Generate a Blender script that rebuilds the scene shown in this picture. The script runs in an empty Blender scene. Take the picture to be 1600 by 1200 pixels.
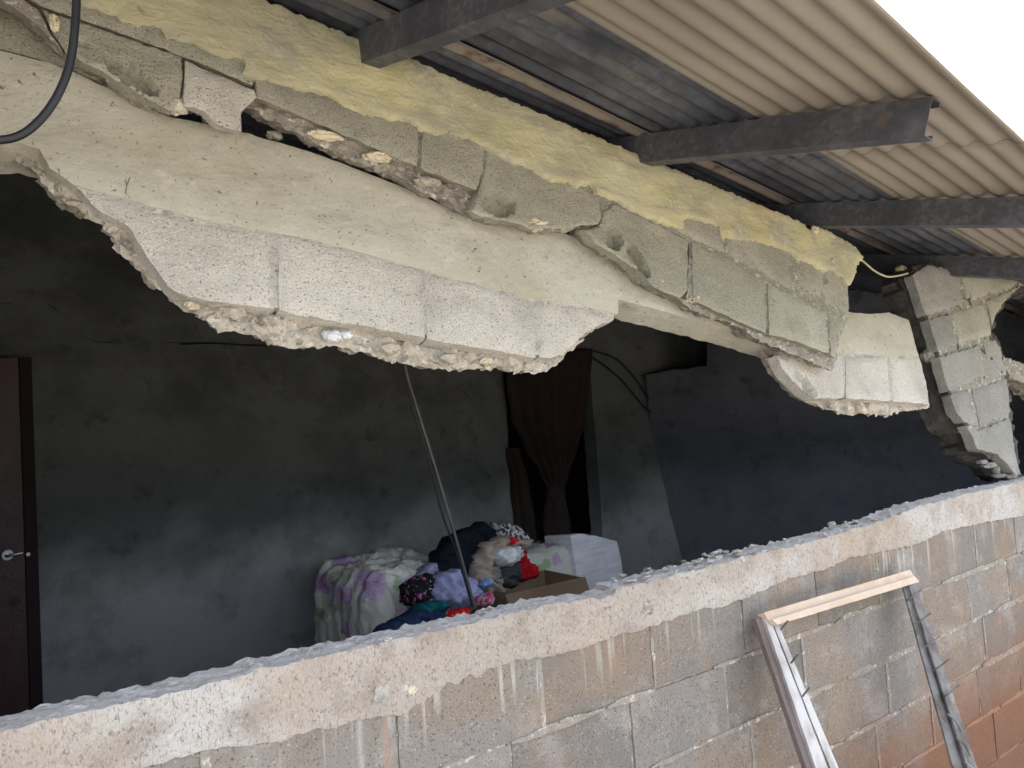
import bpy, bmesh, math, random
import numpy as np
from mathutils import Vector, Matrix, noise
from mathutils.geometry import delaunay_2d_cdt
random.seed(7); np.random.seed(7)
S = bpy.context.scene
COL = S.collection

# ------------------------------------------------------------------ camera
ZE, D, F = 1.75, 1.55, 1150.0            # eye height, distance to the wall, focal length in photo pixels
_x = Vector((1650, -52, 1150)).normalized()
_u = Vector((-.07, -1, .052)); _u = (_u - _u.dot(_x) * _x).normalized()
_y = _x.cross(_u)
if _y.z < 0: _y = -_y
RW = Matrix((_x, _y, _u))                # camera (right, down, forward) -> world
CAM = Vector((0, -D, ZE))
cd = bpy.data.cameras.new('camera'); cam = bpy.data.objects.new('camera', cd); COL.objects.link(cam)
cd.sensor_width = 36; cd.lens = 36 * F / 1600; cd.clip_start = .02; cd.clip_end = 500
cam.matrix_world = Matrix.Translation(CAM) @ Matrix((
    (RW[0][0], -RW[0][1], -RW[0][2]), (RW[1][0], -RW[1][1], -RW[1][2]), (RW[2][0], -RW[2][1], -RW[2][2]))).to_4x4()
S.camera = cam

# ------------------------------------------------------------------ world, sun, exposure
SUN_EL, SUN_AZ = math.radians(72), math.radians(25)      # azimuth clockwise from +Y
w = bpy.data.worlds.new('World'); S.world = w; w.use_nodes = True
nt = w.node_tree; nt.nodes.clear()
sky = nt.nodes.new('ShaderNodeTexSky'); sky.sky_type = 'NISHITA'; sky.sun_disc = False
sky.sun_elevation = SUN_EL; sky.sun_rotation = SUN_AZ; sky.dust_density = 4; sky.air_density = 1.0; sky.ozone_density = 1
hs = nt.nodes.new('ShaderNodeHueSaturation'); hs.inputs['Saturation'].default_value = .5
bg = nt.nodes.new('ShaderNodeBackground'); bg.inputs[1].default_value = .15
wo = nt.nodes.new('ShaderNodeOutputWorld')
nt.links.new(sky.outputs[0], hs.inputs['Color']); nt.links.new(hs.outputs[0], bg.inputs[0]); nt.links.new(bg.outputs[0], wo.inputs[0])
sl = bpy.data.lights.new('sun', 'SUN'); sl.energy = 2.1; sl.angle = math.radians(2); sl.color = (1, .97, .92)
sun = bpy.data.objects.new('sun', sl); COL.objects.link(sun)
sd = Vector((math.sin(SUN_AZ) * math.cos(SUN_EL), math.cos(SUN_AZ) * math.cos(SUN_EL), math.sin(SUN_EL)))
sun.rotation_euler = sd.to_track_quat('Z', 'Y').to_euler(); sun.location = (2, -6, 8)
S.view_settings.view_transform = 'Standard'; S.view_settings.look = 'None'
S.view_settings.exposure = 2.42; S.view_settings.gamma = 1
S.render.engine = 'CYCLES'; S.cycles.use_denoising = True
S.cycles.max_bounces = 6; S.cycles.diffuse_bounces = 4; S.cycles.glossy_bounces = 2; S.cycles.sample_clamp_indirect = 8

# ------------------------------------------------------------------ materials
def lin(r, g, b):
    f = lambda c: c / 12.92 if c <= .04045 else ((c + .055) / 1.055) ** 2.4
    return (f(r / 255), f(g / 255), f(b / 255), 1)
MATS = {}
class Mat:
    """layers of procedural colour over a base, on world position, plus bump"""
    def __init__(s, name, base, rough=.9, spec=.2, metal=0, rand=0, coord='world'):
        m = bpy.data.materials.new(name); m.use_nodes = True; s.m = m; MATS[name] = m
        s.t = m.node_tree; s.N = s.t.nodes; s.b = s.N['Principled BSDF']
        s.b.inputs['Roughness'].default_value = rough; s.b.inputs['Metallic'].default_value = metal
        s.b.inputs['Specular IOR Level'].default_value = spec
        if coord == 'world': s.co = s.N.new('ShaderNodeNewGeometry').outputs['Position']
        else: s.co = s.N.new('ShaderNodeTexCoord').outputs['Object']
        rgb = s.N.new('ShaderNodeRGB'); rgb.outputs[0].default_value = base; s.c = rgb.outputs[0]
        s.h = None; s.oi = None
        if rand:
            hv = s.N.new('ShaderNodeHueSaturation'); s.oi = s.N.new('ShaderNodeObjectInfo')
            s.t.links.new(s.rng(s.oi.outputs['Random'], 0, 1, 1 - rand, 1 + rand), hv.inputs['Value'])
            s.t.links.new(s.c, hv.inputs['Color']); s.c = hv.outputs[0]
    def rng(s, o, a, b, c, d):
        n = s.N.new('ShaderNodeMapRange'); n.inputs[1].default_value = a; n.inputs[2].default_value = b
        n.inputs[3].default_value = c; n.inputs[4].default_value = d; s.t.links.new(o, n.inputs[0]); return n.outputs[0]
    def vec(s, sc, off=(0, 0, 0)):
        n = s.N.new('ShaderNodeMapping'); n.inputs['Scale'].default_value = sc; n.inputs['Location'].default_value = off
        s.t.links.new(s.co, n.inputs[0]); return n.outputs[0]
    def noise(s, scale, detail=3, rough=.55, vs=(1, 1, 1), off=(0, 0, 0), dist=0):
        n = s.N.new('ShaderNodeTexNoise'); n.inputs['Scale'].default_value = scale; n.inputs['Detail'].default_value = detail
        n.inputs['Roughness'].default_value = rough; n.inputs['Distortion'].default_value = dist
        s.t.links.new(s.vec(vs, off), n.inputs['Vector']); return n.outputs[0]
    def voro(s, scale, feat='F1', out='Distance', vs=(1, 1, 1), off=(0, 0, 0)):
        n = s.N.new('ShaderNodeTexVoronoi'); n.feature = feat; n.inputs['Scale'].default_value = scale
        s.t.links.new(s.vec(vs, off), n.inputs['Vector']); return n.outputs[out]
    def math(s, op, a, b):
        n = s.N.new('ShaderNodeMath'); n.operation = op
        for i, v in enumerate((a, b)):
            if isinstance(v, (int, float)): n.inputs[i].default_value = v
            else: s.t.links.new(v, n.inputs[i])
        return n.outputs[0]
    def mix(s, fac, col):
        n = s.N.new('ShaderNodeMix'); n.data_type = 'RGBA'
        if isinstance(fac, (int, float)): n.inputs[0].default_value = fac
        else: s.t.links.new(fac, n.inputs[0])
        s.t.links.new(s.c, n.inputs[6])
        n.inputs[7].default_value = col; s.c = n.outputs[2]; return s
    def layer(s, col, scale, lo, hi, amt=1, **k):
        return s.mix(s.rng(s.noise(scale, **k), lo, hi, 0, amt), col)
    def z(s, axis=2):
        n = s.N.new('ShaderNodeSeparateXYZ'); s.t.links.new(s.co, n.inputs[0]); return n.outputs[axis]
    def bump(s, scale, dist, **k):
        o = s.noise(scale, **k); return s.bumpo(o, dist)
    def bumpo(s, o, dist, strength=1):
        n = s.N.new('ShaderNodeBump'); n.inputs['Distance'].default_value = dist; n.inputs['Strength'].default_value = strength
        s.t.links.new(o, n.inputs['Height'])
        if s.h: s.t.links.new(s.h, n.inputs['Normal'])
        s.h = n.outputs[0]; return s
    def done(s):
        s.t.links.new(s.c, s.b.inputs['Base Color'])
        if s.h: s.t.links.new(s.h, s.b.inputs['Normal'])
        return s.m

def vplane0(x, y=1150):
    d = RW @ Vector(((x - 800) / F, (y - 600) / F, 1)); return (CAM + d * (D / d.y)).x
def concrete_specks(m, dark, light, sc=150, pits=.37, grains=.66):
    m.layer(dark, sc, pits, pits - .05, .75, detail=2, off=(3, 1, 7))
    m.layer(light, sc * .9, grains, grains + .05, .7, detail=2, off=(9, 4, 2))
    m.layer(dark, sc * .33, .32, .27, .7, detail=3, off=(1, 8, 5))

def mk_lower_block():
    m = Mat('lower_block_concrete', (.225, .207, .187, 1), rand=.16)
    m.layer((.28, .203, .138, 1), 2.3, .44, .6, .7, detail=9, rough=.62, off=(4, 0, 1))          # brown dirt patches
    m.layer((.36, .335, .30, 1), 6, .52, .64, .6, detail=8, rough=.65, off=(0, 3, 9))
    m.layer((.16, .152, .145, 1), 7, .5, .7, .35, detail=3, off=(7, 3, 2))
    concrete_specks(m, (.075, .068, .06, 1), (.5, .48, .45, 1), 190, .40, .66)
    # lime drips running down from the mortar cap
    dr = m.rng(m.noise(42, detail=3, vs=(1, 1, .05), off=(2, 0, 0)), .56, .64, 0, 1)
    g = m.rng(m.math('ADD', m.z(), m.math('MULTIPLY', m.noise(9, detail=1, vs=(1, 1, 0)), .16)), 1.10, 1.19, 0, 1)
    pt = m.rng(m.noise(1.4, detail=1, vs=(1, 1, 0), off=(5.2, 0, 0)), .42, .58, .15, 1)
    m.mix(m.math('MULTIPLY', m.math('MULTIPLY', dr, g), m.math('MULTIPLY', pt, .5)), (.56, .56, .49, 1))
    for px, wdt, zz, col in ((603, .010, .80, (.38, .25, .17, 1)), (562, .010, .80, (.45, .43, .39, 1)), (1452, .008, .99, (.48, .45, .40, 1))):   # streaks below embedded stones
        xx = vplane0(px); dx = m.math('ABSOLUTE', m.math('SUBTRACT', m.math('ADD', m.z(0), m.math('MULTIPLY', m.noise(9, detail=2, vs=(0, 0, 1)), .02)), xx + .01), 0)
        m.mix(m.math('MULTIPLY', m.rng(dx, wdt, 0, 0, .65), m.rng(m.z(), zz, zz + .12, 0, 1)), col)
    m.layer((.13, .115, .10, 1), 11, .58, .70, .6, detail=8, rough=.7, off=(4, 7, 2))
    # red soil splash near the ground, higher to the right
    sz = m.math('SUBTRACT', m.z(), m.math('MULTIPLY', m.z(0), .085))
    sp = m.rng(m.math('ADD', sz, m.math('MULTIPLY', m.noise(3, detail=5), .5)), .68, .28, 0, .9)
    m.mix(sp, (.21, .098, .055, 1))
    m.bump(150, .004, detail=3); m.bump(30, .006, detail=3)
    return m.done()
def mk_mortar(name, base, soil=False):
    m = Mat(name, base)
    m.layer(tuple(c * .55 for c in base[:3]) + (1,), 14, .5, .7, .7, detail=5)
    m.layer((.7, .66, .58, 1), 40, .56, .66, .6, detail=3)
    concrete_specks(m, (.10, .09, .08, 1), (.7, .68, .62, 1), 120, .36, .66)
    if soil:
        sz = m.math('SUBTRACT', m.z(), m.math('MULTIPLY', m.z(0), .085))
        sp = m.rng(m.math('ADD', sz, m.math('MULTIPLY', m.noise(3, detail=5), .5)), .72, .3, 0, .85)
        m.mix(sp, (.32, .145, .078, 1))
    m.bump(110, .006, detail=4); m.bump(25, .01, detail=4)
    return m.done()
def mk_cap():
    m = Mat('rough_mortar_cap', (.385, .345, .30, 1))
    m.layer((.43, .34, .265, 1), 1.7, .45, .65, .7, detail=4)
    m.layer((.49, .475, .45, 1), 2.6, .48, .6, .85, detail=5, off=(3, 2, 6))
    m.layer((.25, .21, .175, 1), 8, .5, .68, .7, detail=5, off=(1, 2, 3))
    m.layer((.30, .15, .08, 1), 4, .66, .74, .6, detail=5, off=(8, 2, 4))             # rusty blots
    m.layer((.11, .09, .075, 1), 48, .37, .29, .6, detail=6, rough=.75, off=(3, 7, 1))
    m.layer((.10, .085, .07, 1), 110, .42, .34, .65, detail=3, rough=.7, vs=(1.1, 1, .75), off=(6, 7, 1))
    m.layer((.19, .16, .13, 1), 20, .58, .72, .55, detail=6, rough=.7, off=(6, 3, 8))
    m.layer((.55, .50, .44, 1), 200, .55, .7, .5, detail=3, vs=(1.4, 1, .6))
    m.layer((.22, .18, .145, 1), 240, .46, .34, .6, detail=2, vs=(1.3, 1, .5), off=(2, 2, 9))
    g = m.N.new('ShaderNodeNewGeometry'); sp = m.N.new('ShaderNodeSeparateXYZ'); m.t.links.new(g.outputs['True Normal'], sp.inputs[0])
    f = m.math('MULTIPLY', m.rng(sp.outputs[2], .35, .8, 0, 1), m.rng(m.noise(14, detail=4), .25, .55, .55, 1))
    m.mix(f, (.72, .70, .675, 1))                                                      # freshly broken pale cement, plus sky light painted onto upward faces
    m.bump(110, .005, detail=4); m.bump(30, .004, detail=3)
    return m.done()
def mk_beam():
    m = Mat('smooth_beam_render', (.455, .44, .36, 1))
    m.layer((.53, .52, .45, 1), 2.2, .42, .62, .8, detail=4)
    m.layer((.40, .36, .26, 1), 3.1, .52, .7, .6, detail=5, off=(5, 1, 1))
    m.layer((.31, .295, .24, 1), 9, .52, .72, .6, detail=6, rough=.65, vs=(.6, 1, 1.3), off=(2, 1, 5))
    m.layer((.66, .64, .58, 1), 22, .62, .72, .35, detail=4, off=(9, 1, 5))
    m.layer((.13, .115, .09, 1), 62, .345, .28, .85, detail=3, off=(1, 6, 1))
    m.layer((.16, .14, .11, 1), 130, .335, .28, .8, detail=2, off=(4, 6, 1))
    m.bump(60, .003, detail=3); m.bump(14, .008, detail=3); m.bump(200, .0012)
    return m.done()
def mk_hblock(name, base, lightc, rand=.05, sc=210):
    m = Mat(name, base, rand=rand)
    m.layer(lightc, 4, .45, .65, .7, detail=4)
    m.layer(tuple(c * .72 for c in base[:3]) + (1,), 6, .52, .7, .6, detail=4, off=(3, 3, 1))
    m.layer(tuple(c * .22 for c in base[:3]) + (1,), sc, .42, .34, .9, detail=3, rough=.6, off=(3, 1, 7))
    m.layer(tuple(min(.85, c * 1.5) for c in base[:3]) + (1,), sc * .8, .62, .68, .6, detail=2, off=(9, 4, 2))
    m.layer(tuple(c * .3 for c in base[:3]) + (1,), sc * .36, .36, .29, .8, detail=4, rough=.65, off=(2, 1, 2))
    m.bump(sc * .7, .005, detail=4); m.bump(24, .005, detail=4)
    return m.done()
def mk_plaster():
    m = Mat('yellow_painted_plaster', (.57, .535, .315, 1), rough=.95)
    m.layer((.62, .59, .41, 1), 2.4, .42, .62, .8, detail=4)
    m.layer((.43, .405, .27, 1), 3.3, .46, .64, .8, detail=5, off=(4, 2, 1))
    m.layer((.50, .39, .21, 1), 2.1, .55, .7, .6, detail=5, off=(1, 9, 3))
    m.layer((.37, .355, .28, 1), 7, .5, .68, .7, detail=5, vs=(.5, 1, 1.6), off=(2, 9, 1))
    m.layer((.36, .355, .29, 1), 4.5, .56, .63, .75, detail=8, rough=.65, off=(7, 3, 1))
    m.layer((.66, .64, .50, 1), 18, .58, .7, .5, detail=5, off=(5, 9, 1))
    m.layer((.17, .14, .08, 1), 60, .325, .265, .8, detail=4, rough=.65, off=(4, 1, 7))
    m.layer((.2, .17, .1, 1), 22, .655, .73, .65, detail=6, rough=.65, off=(4, 1, 2))
    m.layer((.24, .21, .13, 1), 150, .34, .28, .6, detail=2, off=(2, 1, 2))
    m.bump(16, .006, detail=5, vs=(.5, 1, 1.8)); m.bump(70, .004, detail=4)
    return m.done()
def mk_interior(name, base, painted_light=None):
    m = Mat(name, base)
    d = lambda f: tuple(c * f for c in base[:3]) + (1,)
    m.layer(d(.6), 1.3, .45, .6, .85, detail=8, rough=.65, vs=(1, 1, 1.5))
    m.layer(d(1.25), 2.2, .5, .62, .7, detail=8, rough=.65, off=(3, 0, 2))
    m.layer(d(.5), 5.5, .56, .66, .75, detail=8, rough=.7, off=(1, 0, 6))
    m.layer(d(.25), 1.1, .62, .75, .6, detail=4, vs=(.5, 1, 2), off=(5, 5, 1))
    if painted_light:
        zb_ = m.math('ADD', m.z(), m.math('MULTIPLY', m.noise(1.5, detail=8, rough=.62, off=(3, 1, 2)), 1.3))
        m.mix(m.rng(zb_, 1.95, 1.45, 0, .75), painted_light)  # lower wall paler: sky light through the opening, painted into the colour
        m.layer(d(.8), 4, .52, .64, .4, detail=8, rough=.65, off=(8, 1, 6))      # darker blotches over the painted sky light
    m.bump(12, .012, detail=4); m.bump(60, .003)
    return m.done()
def simple(name, c, rough=.8, sc=20, amt=.5, k=.6, bump=.002, bsc=60, **kw):
    m = Mat(name, c, rough=rough, **kw)
    m.layer(tuple(x * k for x in c[:3]) + (1,), sc, .4, .65, amt, detail=4)
    if bump: m.bump(bsc, bump, detail=3)
    return m.done()
def mk_galv():
    m = Mat('galvanised_sheet', (.10, .106, .125, 1), rough=.5, metal=.35, spec=.4)
    v = m.voro(42, out='Color'); m.mix(m.rng(v, .2, .9, 0, .55), (.19, .205, .245, 1))
    m.layer((.035, .037, .05, 1), 4, .46, .66, .8, detail=5, vs=(.5, 1, 1))
    m.layer((.16, .085, .055, 1), 6, .6, .7, .7, detail=5, vs=(.35, 1, 1), off=(4, 4, 1))
    m.layer((.33, .29, .24, 1), 7, .62, .72, .5, detail=4, vs=(.2, 1, 1), off=(1, 7, 1))
    return m.done()
def mk_purlin():
    m = Mat('dull_galvanised_steel', (.095, .10, .115, 1), rough=.6, metal=.3, spec=.4)
    v = m.voro(60, out='Color'); m.mix(m.rng(v, .35, .95, 0, .6), (.19, .195, .215, 1))
    m.layer((.06, .062, .075, 1), 5, .45, .65, .7, detail=4)
    m.layer((.2, .16, .12, 1), 9, .62, .75, .6, detail=5, off=(1, 1, 4))
    return m.done()
def mk_beige_sheet():
    m = Mat('beige_painted_sheet', (.30, .262, .215, 1), rough=.55, spec=.3)
    m.layer((.24, .205, .17, 1), 3, .4, .65, .8, detail=4, vs=(.35, 1, 1))
    m.layer((.35, .31, .255, 1), 5, .5, .7, .6, detail=4, vs=(.3, 1, 1), off=(2, 2, 2))
    m.layer((.22, .17, .14, 1), 14, .62, .72, .5, detail=5, vs=(.3, 1, 1), off=(5, 2, 2))
    return m.done()
def mk_floral():
    m = Mat('floral_sheet_fabric', (.76, .75, .66, 1), rough=.9)
    n = m.noise(14, detail=2)
    def blobs(scale, off, lo, hi, col, amt=.85, petals=26):
        v = m.voro(scale, off=off, vs=(1, .3, 1)); p = m.noise(petals, detail=1, off=off)
        d = m.math('ADD', v, m.math('MULTIPLY', p, .42))
        m.mix(m.rng(d, hi, lo, 0, amt), col)
    blobs(8, (1.1, 0, .4), .44, .48, (.30, .45, .22, 1), .7, 34)
    blobs(7, (.37, .6, .32), .56, .64, (.62, .42, .66, 1), .8)
    blobs(7, (.37, .6, .32), .42, .50, (.50, .27, .56, 1), .6, 50)
    blobs(7, (.37, .6, .32), .28, .31, (.75, .55, .2, 1), .5, 50)
    m.bump(30, .006, detail=3)
    return m.done()
def mk_cloth(name, c, print_=None):
    m = Mat(name, c, rough=.95, spec=.1)
    m.layer(tuple(x * .7 for x in c[:3]) + (1,), 12, .45, .65, .5, detail=3)
    if print_:
        for col, sc, lo, hi in print_: m.layer(col, sc, lo, hi, .95, detail=1, dist=.6, off=(sc, 0, 0))
    m.bump(45, .004, detail=3); m.bump(260, .001)
    return m.done()
def mk_soil():
    m = Mat('red_brown_soil', (.27, .245, .21, 1))
    m.layer((.36, .33, .285, 1), .7, .4, .65, .8, detail=6)
    m.layer((.20, .155, .12, 1), 5, .5, .7, .7, detail=3)
    m.layer((.5, .45, .38, 1), 60, .62, .68, .7)
    m.bump(8, .05, detail=6)
    return m.done()

LBLOCK = mk_lower_block(); CAPM = mk_cap(); BEAM = mk_beam(); PLAST = mk_plaster()
JOINT = mk_mortar('bed_joint_mortar', (.31, .28, .24, 1), True)
HJOINT = mk_mortar('pale_joint_mortar', (.46, .44, .40, 1))
UJOINT = mk_mortar('grey_joint_mortar', (.27, .265, .215, 1))
BROKEN = mk_mortar('broken_mortar', (.46, .42, .35, 1))
BROKEN_D = mk_mortar('broken_block_core', (.30, .275, .235, 1))
HBLOCK = mk_hblock('pale_speckled_block', (.52, .495, .44, 1), (.62, .595, .535, 1))
UBLOCK = mk_hblock('grey_green_block', (.35, .34, .272, 1), (.435, .425, .345, 1), .1)
PBLOCK = mk_hblock('pillar_block_concrete', (.275, .272, .245, 1), (.35, .345, .31, 1), .16)
DARKCORE = Mat('dark_pillar_core', (.085, .08, .075, 1)).layer((.16, .15, .135, 1), 20, .52, .7, .6, detail=6, rough=.65).layer((.03, .028, .027, 1), 9, .5, .68, .7, detail=6, rough=.65, off=(3, 1, 1)).bump(60, .008, detail=4).done()  # pillar core darker than its blocks, with mottled patches
YBLOCK = mk_hblock('yellowed_block_concrete', (.365, .36, .285, 1), (.44, .43, .345, 1), .08)
LUMP = mk_mortar('cream_mortar_lump', (.66, .58, .42, 1))
WHITE_LUMP = simple('white_plaster_lump', (.72, .73, .75, 1), sc=60, amt=.4)
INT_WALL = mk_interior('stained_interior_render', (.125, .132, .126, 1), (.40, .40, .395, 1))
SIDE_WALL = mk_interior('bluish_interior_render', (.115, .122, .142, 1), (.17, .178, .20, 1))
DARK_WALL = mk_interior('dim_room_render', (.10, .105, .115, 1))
FLOORM = simple('dusty_concrete_floor', (.38, .375, .36, 1), sc=3)
RUSTB = Mat('rust_flecked_sheet_edge', (.24, .205, .175, 1), rough=.6).layer((.10, .05, .035, 1), 12, .55, .64, .85, detail=5, vs=(.6, 1, 1)).layer((.10, .10, .11, 1), 4, .45, .65, .8, detail=3).done()
SOIL = mk_soil(); GALV = mk_galv(); STEEL = mk_purlin(); BEIGE = mk_beige_sheet()
DOORW = simple('dark_red_varnished_wood', (.07, .034, .033, 1), rough=.45, sc=9, spec=.4, amt=.7)
DOORE = simple('dark_wood_edge', (.03, .02, .02, 1), sc=12)
CHROME = simple('brushed_handle_metal', (.6, .6, .62, 1), rough=.3, metal=.9, bump=0)
CURT = mk_cloth('brown_curtain_fabric', (.042, .030, .026, 1))
BLACKC = simple('black_cable_rubber', (.014, .015, .018, 1), rough=.45, spec=.4, bump=0)
CREAMC = simple('cream_wire_plastic', (.5, .46, .33, 1), bump=0)
WIREG = simple('grey_cable_plastic', (.11, .11, .11, 1), rough=.5, bump=0)
FLORAL = mk_floral()  # sheet print
CARD = simple('brown_cardboard', (.29, .20, .13, 1), sc=6, amt=.4)
FOAM = Mat('white_foam_wrap', (.90, .89, .92, 1), rough=.5).layer((.62, .62, .68, 1), 60, .45, .6, .5, detail=3, vs=(.06, .06, 1)).layer((.7, .7, .74, 1), 9, .45, .65, .5, detail=4).bump(30, .003).done()
PINEW = Mat('weathered_pale_wood', (.58, .465, .36, 1)).layer((.47, .31, .21, 1), 20, .45, .65, .7, detail=4, vs=(.15, 1, 1)).layer((.7, .6, .52, 1), 12, .5, .7, .6, detail=4).bump(40, .003).done()
ALU = Mat('dull_white_aluminium', (.50, .49, .48, 1), rough=.5, metal=.3).layer((.22, .19, .17, 1), 14, .46, .66, .8, detail=6, vs=(1, 1, .4)).bump(40, .002).done()
DARKW = Mat('dark_wood_stile', (.17, .135, .125, 1)).layer((.09, .065, .055, 1), 16, .42, .65, .8, detail=4, vs=(1, 1, .2)).bump(40, .003).done()
RUSTY = Mat('dirty_louvre_metal', (.20, .19, .185, 1), rough=.6, metal=.4).layer((.06, .052, .048, 1), 16, .42, .66, .8, detail=6).layer((.36, .34, .32, 1), 24, .6, .7, .5, detail=4, off=(1, 2, 3)).done()

# ------------------------------------------------------------------ object helpers
def link(name, me, mat=None, parent=None):
    o = bpy.data.objects.new(name, me); COL.objects.link(o)
    if mat and me: me.materials.append(mat)
    if parent: o.parent = parent
    return o
def tag(o, label, cat, group=None, kind=None):
    if label: o['label'] = label
    if cat: o['category'] = cat
    if group: o['group'] = group
    if kind: o['kind'] = kind
    return o
def thing(name, label, cat, group=None, loc=(0, 0, 0)):
    o = bpy.data.objects.new(name, None); COL.objects.link(o); o.location = loc; o.empty_display_size = .1
    return tag(o, label, cat, group, 'thing')
def mesh_from(verts, faces, smooth=True, sharp=40):
    me = bpy.data.meshes.new('m'); me.from_pydata([tuple(v) for v in verts], [], faces); me.validate()
    bm = bmesh.new(); bm.from_mesh(me); bmesh.ops.recalc_face_normals(bm, faces=bm.faces); bm.to_mesh(me); bm.free()
    if smooth:
        me.polygons.foreach_set('use_smooth', [True] * len(me.polygons))
        if sharp: me.set_sharp_from_angle(angle=math.radians(sharp))
    return me
def place(o, parent):
    """parent keeping coordinates given in world space"""
    o.parent = parent
    if parent: o.matrix_parent_inverse = Matrix.Translation(parent.location).inverted()
    return o

class Plane:
    def __init__(s, p, n, u=Vector((1, 0, 0))):
        s.p = Vector(p); s.n = Vector(n).normalized(); s.u = (Vector(u) - Vector(u).dot(s.n) * s.n).normalized(); s.v = s.n.cross(s.u)
        if s.v.z < 0: s.v = -s.v
    def off(s, d): return Plane(s.p + s.n * d, s.n, s.u)
    def hit(s, x, y):
        d = RW @ Vector(((x - 800) / F, (y - 600) / F, 1)); t = (s.p - CAM).dot(s.n) / d.dot(s.n); return CAM + d * t
    def uv(s, P): q = Vector(P) - s.p; return (q.dot(s.u), q.dot(s.v))
    def px(s, pts): return [s.uv(s.hit(*q)) for q in pts]
    def P(s, a, b, h=0): return s.p + s.u * a + s.v * b + s.n * h
def vplane(y): return Plane((0, y, ZE), (0, -1, 0))

def inside(poly, pts):
    x, y = pts[:, 0], pts[:, 1]; r = np.zeros(len(pts), bool); n = len(poly)
    for i in range(n):
        x1, y1 = poly[i]; x2, y2 = poly[(i + 1) % n]
        if y1 == y2: continue
        c = ((y1 > y) != (y2 > y)) & (x < (x2 - x1) * (y - y1) / (y2 - y1) + x1); r ^= c
    return r
def segdist(poly, pts):
    d = np.full(len(pts), 1e9); n = len(poly)
    for i in range(n):
        a = np.array(poly[i]); b = np.array(poly[(i + 1) % n]); ab = b - a; L = (ab ** 2).sum()
        if L < 1e-12: continue
        t = np.clip(((pts - a) @ ab) / L, 0, 1); q = a + t[:, None] * ab; d = np.minimum(d, np.hypot(*(pts - q).T))
    return d
def densify(poly, step):
    out = []
    for i, a in enumerate(poly):
        b = poly[(i + 1) % len(poly)]; L = math.hypot(b[0] - a[0], b[1] - a[1]); k = max(1, int(L / step))
        for j in range(k): out.append((a[0] + (b[0] - a[0]) * j / k, a[1] + (b[1] - a[1]) * j / k))
    return out
def shrink(poly, d):
    """offset a polygon inwards"""
    n = len(poly); A = sum(poly[i][0] * poly[(i + 1) % n][1] - poly[(i + 1) % n][0] * poly[i][1] for i in range(n)); sg = 1 if A > 0 else -1
    out = []
    for i in range(n):
        p, c, q = poly[i - 1], poly[i], poly[(i + 1) % n]
        def nrm(a, b):
            dx, dy = b[0] - a[0], b[1] - a[1]; L = math.hypot(dx, dy) or 1; return (-dy / L * sg, dx / L * sg)
        n1, n2 = nrm(p, c), nrm(c, q); m = (n1[0] + n2[0], n1[1] + n2[1]); k = max(.5, 1 + n1[0] * n2[0] + n1[1] * n2[1])
        out.append((c[0] + m[0] * d / k, c[1] + m[1] * d / k))
    return out
def facet(p, sc):
    """angular fracture relief: every voronoi cell is a tilted flat face"""
    q = p * sc; d, pts = noise.voronoi(q); c = pts[0]; r = noise.cell_vector(c * 7.3 + Vector((3.1, 1.7, 9.2)))
    r = Vector((math.sin(r.x * 91 + c.x * 17), math.sin(r.y * 83 + c.y * 23), math.sin(c.z * 29 + c.x * 11 + c.y * 7)))
    return .42 * r.z + .9 * (q - c).dot(Vector((r.x, r.y, .4 * r.z)))
def fr(v, sc, H=1.0, oc=4): return noise.fractal(v * sc, H, 2.0, oc)

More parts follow.
